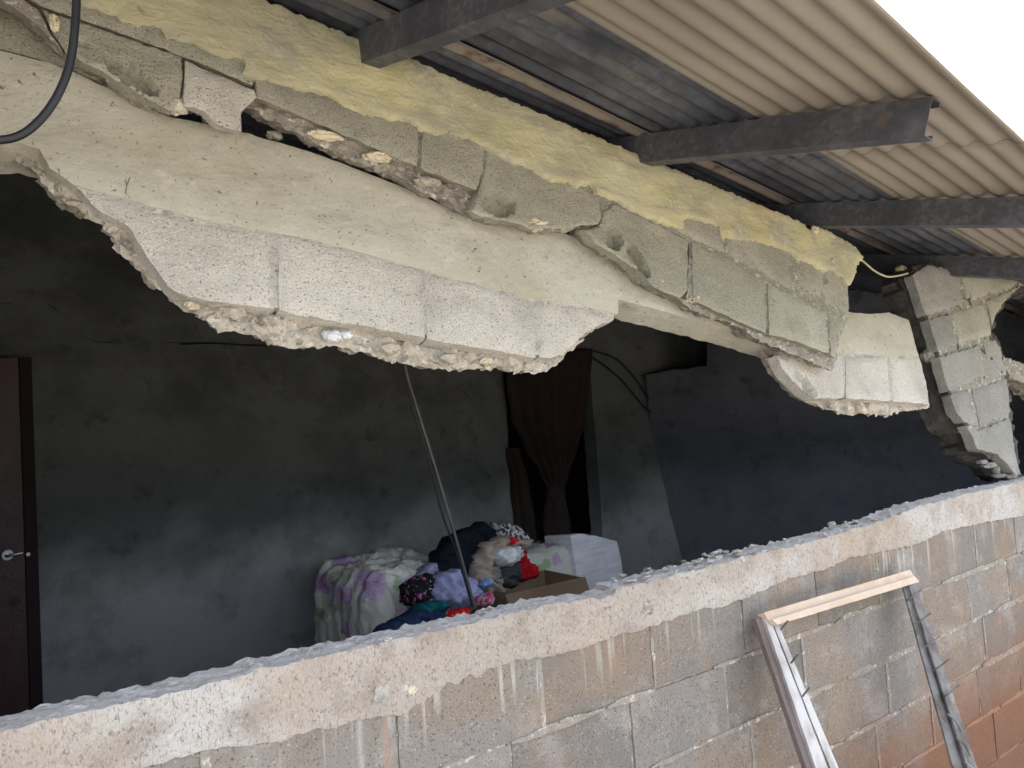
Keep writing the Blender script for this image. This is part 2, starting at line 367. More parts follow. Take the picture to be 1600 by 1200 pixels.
def slab(name, pl, poly, thick, mat, parent=None, res=.018, edge=.004, esc=28, face=.002, fsc=18, rings=3, ring_amp=.006,
         bevel=.003, dents=(), puff=0, puffw=.05, fold=None, seed=0, taper=0, sharp=38, rsc=22, crag=0, csc=26, ext=None, back_drop=0):
    """solid piece with a given outline in a plane: dense front face, rough sides, back face"""
    sv = Vector((seed * 3.7, seed * 1.3, seed * 2.1))
    b = densify(poly, res * .8); n = len(b)
    A = sum(b[i][0] * b[(i + 1) % n][1] - b[(i + 1) % n][0] * b[i][1] for i in range(n)); sg = 1 if A > 0 else -1
    bj, nr = [], []
    for i in range(n):
        p, q = b[i - 1], b[(i + 1) % n]; dx, dy = q[0] - p[0], q[1] - p[1]; L = math.hypot(dx, dy) or 1
        nx, ny = dy / L * sg, -dx / L * sg
        f = fr(Vector((b[i][0], b[i][1], 0)) + sv, esc) * edge
        bj.append((b[i][0] + nx * f, b[i][1] + ny * f)); nr.append((nx, ny))
    arr = np.array(bj); mn, mx = arr.min(0), arr.max(0)
    gx = np.arange(mn[0], mx[0], res); gy = np.arange(mn[1], mx[1], res)
    G = np.stack(np.meshgrid(gx, gy), -1).reshape(-1, 2)
    G = G + (np.random.rand(*G.shape) - .5) * res * .5
    if len(G):
        G = G[inside(bj, G)]
    if len(G): G = G[segdist(bj, G) > res * .55]
    pts = bj + [tuple(g) for g in G]
    r = delaunay_2d_cdt([Vector(p) for p in pts], [(i, (i + 1) % n) for i in range(n)], [], 1, 1e-5)
    V2 = [tuple(v) for v in r[0]]; T = [tuple(f) for f in r[2]]
    orig = r[3]; bmap = {}
    for i, ol in enumerate(orig):
        for k in ol: bmap[k] = i
    bidx = []
    for i in range(n):
        k = bmap.get(i)
        if k is not None and (not bidx or bidx[-1] != k): bidx.append(k)
    dents_ = []
    for pd, dp_ in dents:
        dd = densify(pd, .008); dents_.append(([(x + .004 * fr(Vector((x, y, 2)), 60), y + .004 * fr(Vector((y, x, 5)), 60)) for x, y in dd], dp_))
    bset = set(bidx); A2 = np.array(V2); sunk = np.zeros(len(V2))
    for pd, dp_ in dents_:
        sunk += inside(pd, A2) * dp_ * np.minimum(1, segdist(pd, A2) / .009) ** .8
    A2 = np.array(V2); dist = segdist(bj, A2)
    verts = []
    for i, (a, c) in enumerate(V2):
        h = fr(Vector((a, c, 0)) + sv, fsc) * face
        if crag:
            pv = Vector((a, c, 0)) + sv; h += crag * (facet(pv, csc) * .8 + facet(pv, csc * 2.7) * .4)
        if i in bset: h -= bevel
        h -= sunk[i]
        if puff:
            h += .7 * puff * (1 - math.exp(-dist[i] / puffw))
            if fold:
                fa, fs, dirx, diry = fold
                t = Vector((a * dirx + c * diry, (a * -diry + c * dirx) * .28, 0)) * fs + sv
                t = t + Vector((noise.noise(t * .5 + Vector((9, 0, 0))), noise.noise(t * .5), 0)) * .55
                h += 1.35 * fa * (noise.noise(t) * .5 + (1 - min(1, abs(noise.noise(t * 1.3)) * 3.2)) * 1.1 + (1 - min(1, abs(noise.noise(t * 3.3)) * 3)) * .5 + (1 - min(1, abs(noise.noise(t * 6.1)) * 3)) * .2) * min(1, dist[i] / puffw * 1.6)
        verts.append(pl.P(a, c, h))
    nv = len(verts); faces = list(T); prev = bidx; nb = len(bidx)
    cen = A2[bidx].mean(0)
    for k in range(1, rings + 1):
        cur = []
        for j, i in enumerate(bidx):
            a, c = V2[i]; d = thick * k / rings
            p2, q2 = V2[bidx[j - 1]], V2[bidx[(j + 1) % nb]]; dx, dy = q2[0] - p2[0], q2[1] - p2[1]; L = math.hypot(dx, dy) or 1
            nx, ny = dy / L * sg, -dx / L * sg
            f = fr(Vector((a, c, d)) + sv, rsc) * ring_amp
            a2 = a + nx * f - taper * k / rings * (a - cen[0]); c2 = c + ny * f - taper * k / rings * (c - cen[1])
            hh = fr(Vector((c, a, d)) + sv, rsc) * ring_amp * .5 if k < rings else 0
            if crag:
                pv = Vector((a, c, d)) + sv; e = crag * (facet(pv, csc) * .6 + facet(pv, csc * 2.7) * .35); a2 += nx * e; c2 += ny * e
            verts.append(pl.P(a2, c2, hh) + ext * d if ext else pl.P(a2, c2 - back_drop * k / rings, hh - d)); cur.append(len(verts) - 1)
        for j in range(nb):
            faces.append((prev[j], prev[(j + 1) % nb], cur[(j + 1) % nb], cur[j]))
        prev = cur
    # back
    rb = delaunay_2d_cdt([Vector(V2[i]) for i in bidx], [(i, (i + 1) % nb) for i in range(nb)], [], 1, 1e-6)
    if len(rb[0]) == nb:
        mp = [ol[0] for ol in rb[3]]
        faces += [tuple(prev[mp[i]] for i in reversed(f)) for f in rb[2]]
    o = link(name, mesh_from(verts, faces, True, sharp), mat)
    return place(o, parent)

def box_mesh(x0, x1, y0, y1, z0, z1, bev=0):
    bm = bmesh.new(); bmesh.ops.create_cube(bm, size=1)
    for v in bm.verts:
        v.co = Vector(((x0 + x1) / 2 + v.co.x * (x1 - x0), (y0 + y1) / 2 + v.co.y * (y1 - y0), (z0 + z1) / 2 + v.co.z * (z1 - z0)))
    if bev: bmesh.ops.bevel(bm, geom=bm.edges[:], offset=bev, segments=2, affect='EDGES', profile=.5)
    me = bpy.data.meshes.new('m'); bm.to_mesh(me); bm.free(); return me
def box(name, b, mat, parent=None, bev=0):
    return place(link(name, box_mesh(*b, bev), mat), parent)
def tube_mesh(pts, rad, seg=8, sub=6):
    P = [Vector(p) for p in pts]; path = []
    for i in range(len(P) - 1):
        p0, p1, p2, p3 = P[max(i - 1, 0)], P[i], P[i + 1], P[min(i + 2, len(P) - 1)]
        for k in range(sub):
            t = k / sub; path.append(.5 * ((2 * p1) + (p2 - p0) * t + (2 * p0 - 5 * p1 + 4 * p2 - p3) * t * t + (3 * p1 - p0 - 3 * p2 + p3) * t ** 3))
    path.append(P[-1]); V, Fc = [], []
    N = Vector((.3, .5, .81))
    for i, p in enumerate(path):
        d = (path[min(i + 1, len(path) - 1)] - path[max(i - 1, 0)]).normalized(); N = (N - N.dot(d) * d).normalized(); B = d.cross(N)
        for s in range(seg): a = s / seg * math.tau; V.append(p + (N * math.cos(a) + B * math.sin(a)) * rad)
        if i:
            o = (i - 1) * seg
            for s in range(seg): Fc.append((o + s, o + (s + 1) % seg, o + seg + (s + 1) % seg, o + seg + s))
    Fc.append(tuple(range(seg))[::-1]); Fc.append(tuple(range(len(V) - seg, len(V))))
    return mesh_from(V, Fc, True, 60)
def tube(name, pts, rad, mat, parent=None, seg=8, sub=6): return place(link(name, tube_mesh(pts, rad, seg, sub), mat), parent)
def rock(name, c, r, mat, parent=None, seed=0, sub=3, sq=(1, 1, 1), amp=.35, sc=1.6):
    bm = bmesh.new(); bmesh.ops.create_icosphere(bm, subdivisions=sub, radius=1)
    sv = Vector((seed * 5.1, seed * 2.3, seed * .7))
    for v in bm.verts:
        k = 1 + amp * fr(v.co + sv, sc); v.co = Vector((v.co.x * sq[0], v.co.y * sq[1], v.co.z * sq[2])) * (r * k)
    bmesh.ops.translate(bm, verts=bm.verts, vec=Vector(c)); me = bpy.data.meshes.new('m'); bm.to_mesh(me); bm.free()
    me.polygons.foreach_set('use_smooth', [True] * len(me.polygons)); me.set_sharp_from_angle(angle=math.radians(35))
    return place(link(name, me, mat), parent)
def oct_obb(P, ax, size, bev=.001):
    """box mesh at P with axes ax (3 vectors) and full sizes"""
    me = box_mesh(-.5 * size[0], .5 * size[0], -.5 * size[1], .5 * size[1], -.5 * size[2], .5 * size[2], bev)
    M = Matrix((ax[0], ax[1], ax[2])).transposed().to_4x4(); M.translation = P; me.transform(M); return me

# ------------------------------------------------------------------ setting: ground, room floor
g = link('ground', mesh_from([(-60, -60, -.2), (60, -60, -.2), (60, 60, -.2), (-60, 60, -.2)], [(0, 1, 2, 3)], False), SOIL); g['kind'] = 'structure'
YB = 2.9                                     # back wall of the room
fl = box('room_floor', (-3.2, 9.2, .1, 6.2, .004, .25), FLOORM); fl['kind'] = 'structure'

# ------------------------------------------------------------------ lower block wall
zr = lambda r: ZE + r * .815                 # survey units to world height
Z_CAPB, ROW = zr(-.735), .2035
rows = [Z_CAPB - .018 - ROW * i for i in range(8)]          # bed joint heights; first hides behind the cap
rows[0] = Z_CAPB; rows[1] = zr(-.957); rows[2] = zr(-1.207); rows[3] = zr(-1.455); rows[4] = zr(-1.705)
for i in range(5, 8): rows[i] = rows[4] - .2035 * (i - 4)
wall = thing('block_wall', 'low wall of grey concrete blocks with rough mortar top, below the broken opening', 'wall', loc=(2.5, .05, 0))
BT = .10
variants = {}
def block_variant(h, k):
    key = (round(h, 3), k)
    if key not in variants:
        pl = Plane((0, 0, 0), (0, -1, 0)); j = .004
        poly = [(-.2 + j, -h / 2 + j), (.2 - j, -h / 2 + j), (.2 - j, h / 2 - j), (-.2 + j, h / 2 - j)]
        o = slab('tmp', pl, poly, BT, LBLOCK, None, res=.035, edge=.0035, esc=22, face=.0025, fsc=9, rings=1, ring_amp=0, bevel=.0025, seed=k * 7 + h * 10)
        variants[key] = o.data; bpy.data.objects.remove(o)
    return variants[key]
for ri in range(len(rows) - 1):
    z1, z0 = (rows[0] + .05, rows[1]) if ri == 0 else (rows[ri], rows[ri + 1])
    if z0 < -.3: continue
    ph = .708 if ri % 2 == 0 else .602
    h = z1 - z0
    for k in range(-4, 15):
        xc = ph + .4 * k + .2
        if xc < -.75 or xc > 6.0: continue
        o = link('block', block_variant(h, (k * 3 + ri) % 5))
        o.location = (xc + random.uniform(-.003, .003), random.uniform(-.003, .003), (z0 + z1) / 2); o.rotation_euler = (0, random.uniform(-.006, .006), 0)
        place(o, wall)
        if random.random() < .6:             # smeared upright joint
            xj = xc - .2; w_ = random.uniform(.004, .009); nn_ = 6; L_, R_ = [], []
            for i in range(nn_ + 1):
                zz = z0 + .004 + (h - .008) * i / nn_; L_.append((xj - w_ - .005 * noise.noise(Vector((zz * 22, xj, 1))), zz)); R_.append((xj + w_ + .005 * noise.noise(Vector((zz * 22, xj, 9))), zz))
            slab('mortar', Plane((0, -.0012 + random.uniform(-.001, .002), 0), (0, -1, 0)), L_ + R_[::-1], .015, JOINT, wall, res=.02, edge=.002, esc=60, face=.002, fsc=40, rings=1, ring_amp=0, bevel=.001, seed=k + ri)
b = box('mortar_backing', (-1.0, 6.2, .0055, BT - .004, -.25, rows[0] + .03), JOINT, wall)
for ri in range(1, 7):                       # bed joints with smeared mortar
    z = rows[ri]
    if z < -.15: continue
    x = -.8
    while x < 6:
        L = random.uniform(.12, .6); t0 = random.uniform(.006, .012); up = random.choice((0, 0, .004, .008))
        pl = Plane((0, -.0015 - random.uniform(0, .003), 0), (0, -1, 0))
        n = max(3, int(L / .04)); top, bot = [], []
        for i in range(n + 1):
            a = x + L * i / n; e = min(1, i / 1.5, (n - i) / 1.5) * .7 + .3
            top.append((a, z + t0 * e + up * noise.noise(Vector((a * 9, z, 1))) * 1.2)); bot.append((a, z - t0 * e - .006 * abs(noise.noise(Vector((a * 8, z, 5))))))
        slab('mortar', pl, bot + top[::-1], .02, JOINT, wall, res=.02, edge=.003, esc=60, face=.002, fsc=40, rings=1, ring_amp=0, bevel=.002, seed=ri + x)
        x += L + random.choice((.01, .02, .08, .25))
# rough mortar cap, the broken sill
capb = [(-250, 1335), (0, 1262), (200, 1208), (330, 1172), (400, 1165), (440, 1158), (490, 1138), (520, 1139), (560, 1124), (625, 1117), (665, 1097), (700, 1066), (712, 1072), (735, 1052), (745, 1060), (765, 1046), (800, 1031), (850, 1029),
        (870, 1021), (905, 1016), (962, 994), (1005, 984), (1030, 975), (1100, 952), (1130, 948), (1200, 920), (1231, 905), (1290, 890), (1330, 872), (1390, 860), (1440, 848), (1470, 832), (1544, 815), (1590, 808), (1680, 783)]
capt = [(1680, 734), (1581, 757), (1540, 765), (1487, 779), (1440, 790), (1380, 814), (1300, 838), (1200, 862), (1100, 887), (1000, 912), (965, 920), (958, 932), (940, 934), (860, 944), (800, 960), (700, 983), (560, 1014), (400, 1049), (300, 1077), (200, 1098), (100, 1120), (0, 1143), (-250, 1196)]
pc = vplane(-.006)
slab('mortar_cap', pc, pc.px(capb + capt), .105, CAPM, wall, res=.012, edge=.006, esc=34, face=.0035, fsc=30, rings=9, ring_amp=.006, bevel=.002, seed=3, sharp=30, rsc=70, back_drop=.003, crag=.0022, csc=55)
rc = thing('rubble', 'loose pale rubble crumbs lying along the top of the low block wall', 'rubble', loc=(2.4, .05, 1.28))
for i in range(30):
    x = random.choice((random.uniform(-.1, 4.2), random.uniform(1.4, 1.9), random.uniform(2.6, 3.6)))
    rock('crumb', (x, random.uniform(.0, .07), zr(-.572) + random.uniform(.0, .008)), random.uniform(.003, .008), random.choice((CAPM, BROKEN)), rc, seed=i, sub=2, sq=(1.4, 1, .6), amp=.7)
for i in range(60):                          # angular chips where the blocks broke off
    x = random.choice((random.uniform(1.45, 1.95), random.uniform(2.45, 3.7), random.uniform(-.1, 3.9), random.uniform(3.2, 3.9)))
    rock('chip', (x, random.uniform(-.005, .085), zr(-.572) + random.uniform(-.003, .004)), random.uniform(.005, .015), random.choice((CAPM, BROKEN, HJOINT, UJOINT)), rc, seed=i + 300, sub=1, sq=(random.uniform(1, 1.8), 1, random.uniform(.3, .6)), amp=.8, sc=1.1)
rock('crumb', (2.53, .06, zr(-.572) + .010), .013, HJOINT, rc, seed=91, sub=3, amp=.6, sq=(1.2, 1, .8))
for i, (x, y, r) in enumerate(((597, 1083, .021), (632, 1075, .012), (645, 1078, .013), (1012, 950, .022))):
    P = pc.hit(x, y); rock('embedded_stone', P + Vector((0, .006, 0)), r, (HJOINT, HJOINT, LUMP, BROKEN_D)[i], wall, seed=20 + i, sub=3, sq=(1, .7, 1))

# ------------------------------------------------------------------ hanging beam panel (leans back, top inwards)
TAN = math.tan(math.radians(15))
def leaning(y, z, t=TAN): return Plane((0, y, ZE + z), (0, -1, t))
LP = leaning(.24, .42); UP = leaning(.17, .52)
beam = thing('hanging_beam', 'long pale concrete beam with a course of blocks, broken loose and hanging across the opening', 'beam', loc=(1.5, .3, 2.1))
sil = [(-220, 60), (0, 235), (17, 230), (30, 250), (71, 290), (118, 327), (162, 351), (182, 381), (202, 405), (234, 434), (266, 462), (279, 477), (305, 488), (335, 509), (342, 518), (361, 515), (387, 522), (421, 535), (438, 541), (480, 543), (520, 541), (555, 549),
       (611, 562), (643, 570), (667, 573), (705, 577), (750, 576), (791, 576), (802, 580), (844, 583), (861, 577), (877, 566), (881, 556), (902, 540), (917, 523), (937, 509), (955, 500), (962, 480), (900, 465), (800, 440), (660, 400), (400, 340), (120, 262), (60, 200), (0, 170), (-220, 20)]
pk = LP.off(-.045)
slab('broken_underside', pk, pk.px(sil), .075, BROKEN, beam, res=.009, edge=.008, esc=40, face=.006, fsc=26, rings=5, ring_amp=.010, bevel=.004, seed=5, sharp=32, crag=.017, csc=24, ext=Vector((0, .95, .3)))
bm_top = [(-220, 15), (0, 76), (75, 97), (110, 110), (200, 150), (262, 180), (330, 193), (390, 207), (440, 222), (500, 241), (550, 260), (600, 280), (660, 305), (720, 332), (800, 350), (860, 360), (892, 367), (932, 386), (1000, 406), (1150, 450), (1330, 487), (1360, 490), (1390, 488), (1420, 500)]
bm_bot = [(1432, 540), (1437, 556), (1390, 556), (1320, 552), (1250, 550), (1200, 533), (1160, 520), (966, 467), (966, 490), (930, 482), (900, 478), (834, 468), (760, 448), (700, 432), (660, 420), (600, 405), (545, 389), (496, 376), (430, 363), (330, 345), (200, 312), (115, 287), (78, 262), (62, 230), (30, 222), (0, 222), (-220, 150)]
slab('beam', LP, LP.px(bm_top + bm_bot), .12, BEAM, beam, res=.02, edge=.003, esc=30, face=.004, fsc=5, rings=4, ring_amp=.004, bevel=.003, seed=1)
hb = [[(116, 288), (200, 313), (330, 346), (429, 363), (432, 483), (330, 471), (275, 457), (262, 445), (235, 408), (200, 352), (150, 325)],
      [(433, 364), (496, 378), (545, 391), (600, 407), (658, 422), (665, 528), (560, 507), (480, 494), (436, 484)],
      [(662, 422), (760, 449), (833, 469), (840, 559), (780, 548), (668, 530)],
      [(836, 469), (900, 479), (963, 488), (962, 500), (937, 508), (915, 521), (900, 538), (878, 554), (860, 560), (843, 560)]]
for i, q in enumerate(hb):
    pp = LP.off((-.004, .002, 0, -.003)[i]); slab('block', pp, shrink(pp.px(q), .002), .05, HBLOCK, beam, res=.016, edge=.004, esc=34, face=.003, fsc=16, rings=2, ring_amp=.004, bevel=.005, seed=11 + i)
jb = LP.off(-.0055)
slab('mortar', jb, jb.px([(116, 280), (330, 336), (540, 376), (660, 410), (834, 458), (960, 478), (955, 498), (915, 519), (880, 548), (845, 555), (780, 543), (560, 502), (436, 480), (330, 466), (275, 452), (240, 408), (204, 352), (150, 322)]), .03, HJOINT, beam, res=.02, edge=.001, face=.004, fsc=40, rings=1, ring_amp=0, seed=7)
jb2 = LP.off(-.005)
slab('mortar', jb2, jb2.px([(1215, 545), (1430, 545), (1450, 628), (1320, 619), (1270, 618), (1232, 582)]), .03, HJOINT, beam, res=.02, edge=.001, face=.004, fsc=40, rings=1, ring_amp=0, seed=8, dents=[(jb2.px([(1236, 572), (1256, 578), (1278, 606), (1279, 624), (1260, 618)]), .05)])
# right end of the beam, past the upper slab
silr = [(1185, 520), (1195, 542), (1206, 562), (1225, 590), (1245, 615), (1265, 628), (1300, 640), (1325, 648), (1345, 645), (1390, 651), (1400, 645), (1452, 637), (1448, 600), (1434, 552), (1330, 540)]
slab('broken_underside', pk, pk.px(silr), .07, BROKEN, beam, res=.010, edge=.008, esc=40, face=.006, fsc=26, rings=4, ring_amp=.010, bevel=.004, seed=9, sharp=32, crag=.015, csc=24, ext=Vector((0, .95, .3)))
hr = [([(1212, 553), (1310, 553), (1319, 558), (1320, 623), (1275, 623), (1255, 610), (1228, 582)], [(1240, 578), (1252, 582), (1272, 606), (1274, 618), (1262, 612)]),
      ([(1322, 556), (1388, 558), (1393, 627), (1323, 623)], None), ([(1391, 558), (1438, 556), (1450, 600), (1453, 632), (1396, 627)], None)]
for i, (q, dn) in enumerate(hr):
    pp = LP.off((0, .003, -.002)[i]); slab('block', pp, shrink(pp.px(q), .003), .05, HBLOCK, beam, res=.016, edge=.004, esc=34, face=.003, rings=2, ring_amp=.004, bevel=.005, seed=31 + i, dents=[(pp.px(dn), .05)] if dn else ())
# leftover of the course above the beam at the left
pl2 = LP.off(-.012)
slab('block', pl2, pl2.px([(-220, -90), (-60, -20), (0, 2), (50, 22), (100, 60), (160, 95), (240, 140), (250, 172), (190, 143), (110, 107), (75, 96), (0, 74), (-220, 10)]), .06, UBLOCK, beam, res=.018, edge=.004, face=.004, rings=2, seed=41)
for i, (x, y, r, mt) in enumerate(((519, 526, .020, WHITE_LUMP), (541, 524, .013, WHITE_LUMP), (368, 490, .02, BROKEN), (300, 478, .013, LUMP), (424, 500, .016, BROKEN), (610, 545, .02, BROKEN), (700, 560, .02, BROKEN), (760, 565, .016, LUMP), (1345, 640, .02, LUMP), (1300, 634, .016, BROKEN), (430, 212, .016, BROKEN))):
    pq = LP.off(-.03); rock('mortar_lump', pq.hit(x, y), r, mt, beam, seed=50 + i, sub=3, sq=(1.3, 1, .8))
tw = LP.off(.004)
tube('dry_twig', [tw.hit(196, 303), tw.off(.01).hit(198, 290), tw.off(.015).hit(203, 277)], .0012, DARKW, beam, 5, 3)
tube('dry_twig', [tw.hit(198, 292), tw.off(.012).hit(196, 280)], .001, DARKW, beam, 5, 3)

# ------------------------------------------------------------------ upper wall slab: yellow plaster over blocks
up = thing('upper_wall_slab', 'sagging upper wall slab of grey blocks with yellow painted plaster under the roof', 'wall', loc=(1.5, .25, 2.5))
usil = [(-220, -330), (-220, -70), (0, 3), (30, 20), (60, 45), (100, 83), (130, 99), (185, 126), (215, 148), (255, 168), (262, 175), (272, 177), (290, 171), (303, 168), (318, 170), (333, 188), (345, 197), (378, 207), (379, 195), (377, 178), (384, 168), (420, 184), (500, 224), (550, 249), (574, 258), (625, 277), (662, 300), (700, 313), (728, 332), (762, 343), (784, 343), (812, 354), (850, 365), (864, 360), (882, 364), (903, 355), (912, 357),
        (929, 383), (954, 396), (980, 413), (1017, 445), (1025, 454), (1062, 469), (1084, 485), (1159, 511), (1181, 530), (1219, 544), (1284, 572), (1302, 580), (1309, 560), (1311, 519), (1320, 505), (1326, 497), (1324, 446), (1335, 410), (1260, 356), (1070, 277), (800, 166), (530, 54), (418, 8)]
uk = UP.off(-.03)
UD = [[(938, 352), (955, 348), (970, 356), (977, 378), (970, 394), (948, 388)], [(976, 384), (992, 378), (1006, 396), (1020, 424), (1016, 440), (998, 424), (982, 406)], [(748, 302), (770, 294), (790, 300), (808, 313), (806, 336), (780, 342), (752, 328)], [(160, 80), (178, 80), (207, 97), (234, 121), (250, 140), (246, 153), (224, 148), (188, 126), (166, 107)]]
slab('broken_core', uk, uk.px(usil), .095, BROKEN_D, up, res=.010, edge=.005, esc=40, face=.005, fsc=24, rings=4, ring_amp=.008, bevel=.004, seed=61, sharp=32, crag=.012, csc=26, ext=Vector((0, .95, .3)), dents=[(uk.px(d), .075) for d in UD])
ub = [([(960, 308), (1000, 285), (1132, 340), (1132, 394), (1080, 371)], 0, None, UBLOCK), ([(1136, 342), (1236, 380), (1238, 453), (1160, 411), (1136, 396)], -.002, None, UBLOCK), ([(1241, 380), (1326, 418), (1328, 498), (1300, 483), (1241, 455)], -.006, None, UBLOCK),
      ([(943, 330), (960, 316), (1060, 365), (1077, 374), (1076, 455), (1064, 466), (1045, 458), (1022, 447), (1000, 424), (975, 407), (955, 393), (930, 380), (914, 357), (938, 351)], 0, [([(938, 352), (955, 350), (968, 358), (974, 378), (968, 392), (950, 386)], .06), ([(978, 386), (992, 381), (1003, 396), (1017, 424), (1016, 436), (1000, 422), (984, 404)], .06)], UBLOCK),
      ([(1082, 377), (1135, 399), (1196, 438), (1199, 522), (1110, 481), (1085, 470)], .002, None, UBLOCK), ([(1201, 441), (1240, 459), (1292, 486), (1297, 552), (1225, 527), (1203, 523)], .004, None, UBLOCK), ([(1296, 488), (1327, 503), (1318, 510), (1311, 522), (1307, 560), (1299, 554)], -.002, None, UBLOCK),
      ([(762, 220), (800, 245), (850, 268), (938, 305), (941, 340), (936, 351), (908, 353), (880, 357), (858, 356), (835, 360), (805, 347), (760, 340), (735, 328), (748, 300)], -.003, [([(750, 303), (770, 296), (788, 302), (806, 314), (804, 334), (780, 340), (754, 326)], .06)], UBLOCK),
      ([(661, 198), (705, 203), (758, 222), (757, 265), (747, 298), (700, 279), (658, 263)], .004, None, UBLOCK), ([(400, 118), (540, 158), (656, 196), (654, 261), (550, 215), (400, 150)], 0, None, UBLOCK),
      ([(290, 91), (399, 138), (402, 150), (385, 168), (377, 180), (379, 205), (360, 202), (340, 194), (330, 184), (320, 172), (303, 166), (288, 168), (286, 150), (289, 110)], .006, None, HBLOCK), ([(62, 10), (165, 44), (286, 86), (287, 110), (284, 150), (272, 174), (262, 172), (240, 158), (215, 146), (200, 134), (160, 110), (130, 97), (104, 82), (85, 55)], -.001, [([(163, 82), (176, 82), (205, 98), (232, 122), (248, 140), (246, 150), (225, 146), (190, 124), (168, 106)], .06), ([(110, 55), (135, 62), (138, 76), (118, 72)], .02)], UBLOCK),
      ([(100, -12), (165, 12), (240, 28), (262, 48), (330, 74), (380, 78), (398, 118), (398, 134), (290, 88), (165, 42), (62, 7), (20, -20)], .001, None, UBLOCK), ([(-220, -110), (-60, -50), (15, -18), (60, 10), (83, 55), (100, 80), (60, 40), (30, 16), (0, 0), (-220, -75)], -.004, None, BROKEN_D)]
for i, (q, of, dn, mt) in enumerate(ub):
    pp = UP.off(of); slab('block', pp, shrink(pp.px(q), .002), .045, mt, up, ext=Vector((0, .97, .1)), res=.006 if dn else .018, sharp=50 if dn else 38, edge=.004, esc=34, face=.003, fsc=16, rings=2, ring_amp=.004, bevel=.005, seed=71 + i, dents=[(pp.px(d), z) for d, z in dn] if dn else ())
ju = UP.off(-.0065)
slab('mortar', ju, ju.px([(400, 110), (656, 190), (800, 240), (960, 300), (1135, 345), (1322, 420), (1324, 500), (1306, 545), (1290, 545), (1205, 518), (1110, 476), (1075, 462), (1078, 380), (1040, 380), (955, 345), (935, 345), (930, 320), (760, 260), (744, 290), (660, 258), (404, 146)]), .02, UJOINT, up, res=.02, edge=.001, face=.003, fsc=40, rings=1, ring_amp=0, seed=9)
ypoly = [(-220, -262), (100, -131), (418, 0), (530, 46), (640, 90), (700, 118), (800, 158), (930, 212), (1070, 270), (1170, 312), (1240, 341), (1258, 349), (1266, 360), (1276, 352), (1300, 362), (1337, 384), (1350, 402), (1340, 414), (1336, 434), (1326, 446), (1318, 432), (1300, 420), (1290, 424), (1270, 410), (1250, 404), (1236, 392), (1200, 380), (1180, 374), (1150, 372), (1135, 368), (1132, 380), (1125, 352), (1075, 338),
         (1066, 356), (1040, 349), (990, 326), (962, 310), (952, 305), (935, 300), (925, 285), (905, 290), (890, 280), (868, 283), (850, 272), (820, 256), (800, 252), (780, 240), (757, 228), (735, 214), (715, 218), (700, 206), (672, 208), (655, 200), (640, 186), (610, 186), (598, 178), (570, 176), (540, 164), (510, 142), (480, 138), (430, 126), (402, 120), (381, 112), (386, 100), (376, 84), (350, 88), (330, 80), (300, 62), (262, 56), (252, 40), (240, 36), (205, 34), (165, 18), (120, 0), (60, -30), (-220, -130)]
yp = UP.off(.009)
slab('yellow_plaster', yp, yp.px(ypoly), .05, PLAST, up, res=.011, edge=.010, esc=46, face=.006, fsc=9, rings=2, ring_amp=.004, bevel=.003, seed=90, sharp=50)
for i, (x, y, r, mt, sq) in enumerate(((836, 351, .027, LUMP, (1.5, .9, .7)), (1030, 441, .018, LUMP, (1.2, 1, .8)), (1085, 468, .022, LUMP, (1.6, 1, .6)), (590, 246, .022, LUMP, (1.7, 1, .6)), (510, 212, .022, LUMP, (2, .8, .6)), (668, 285, .02, BROKEN, (1.8, 1, .7)), (85, 35, .014, LUMP, (.7, .6, 1.4)), (275, 166, .022, BROKEN, (1.2, 1, .9)), (1272, 360, .018, LUMP, (1, 1, 1)), (1300, 408, .014, PLAST, (1, .5, 1)))):
    q = (UP.off(-.02) if i not in (6, 8, 9) else UP.off(.005)); rock('mortar_lump', q.hit(x, y), r, mt, up, seed=110 + i, sub=4, sq=sq)

# ------------------------------------------------------------------ leaning block pillar
PP = Plane((0, .05, zr(-.55)), (0, -1, .16))
pil = thing('leaning_pillar', 'cracked leaning pillar of grey blocks standing on the right end of the low wall', 'pillar', loc=(3.7, .15, 1.3))
pq = PP.off(-.02)
psil = [(1424, 432), (1430, 415), (1452, 410), (1500, 422), (1640, 446), (1640, 452), (1597, 448), (1575, 470), (1559, 494), (1552, 520), (1557, 530), (1568, 548), (1576, 585), (1582, 645), (1590, 700), (1598, 743), (1588, 746), (1575, 738), (1560, 714), (1548, 716), (1525, 702), (1526, 690), (1504, 660), (1492, 642), (1478, 604), (1462, 548), (1445, 490)]
slab('broken_core', pq, pq.px(psil), .16, DARKCORE, pil, res=.02, edge=.010, esc=26, face=.008, fsc=20, rings=6, ring_amp=.014, bevel=.006, seed=120, sharp=32, crag=.018, csc=16)
pj = PP.off(-.009)
slab('mortar', pj, pj.px([(1432, 426), (1452, 414), (1500, 426), (1600, 443), (1570, 466), (1552, 494), (1548, 520), (1562, 548), (1570, 585), (1577, 645), (1584, 700), (1592, 738), (1562, 708), (1530, 700), (1512, 662), (1498, 644), (1484, 606), (1468, 548), (1450, 492)]), .02, UJOINT, pil, res=.03, edge=.002, face=.003, fsc=30, rings=1, ring_amp=0, seed=121)
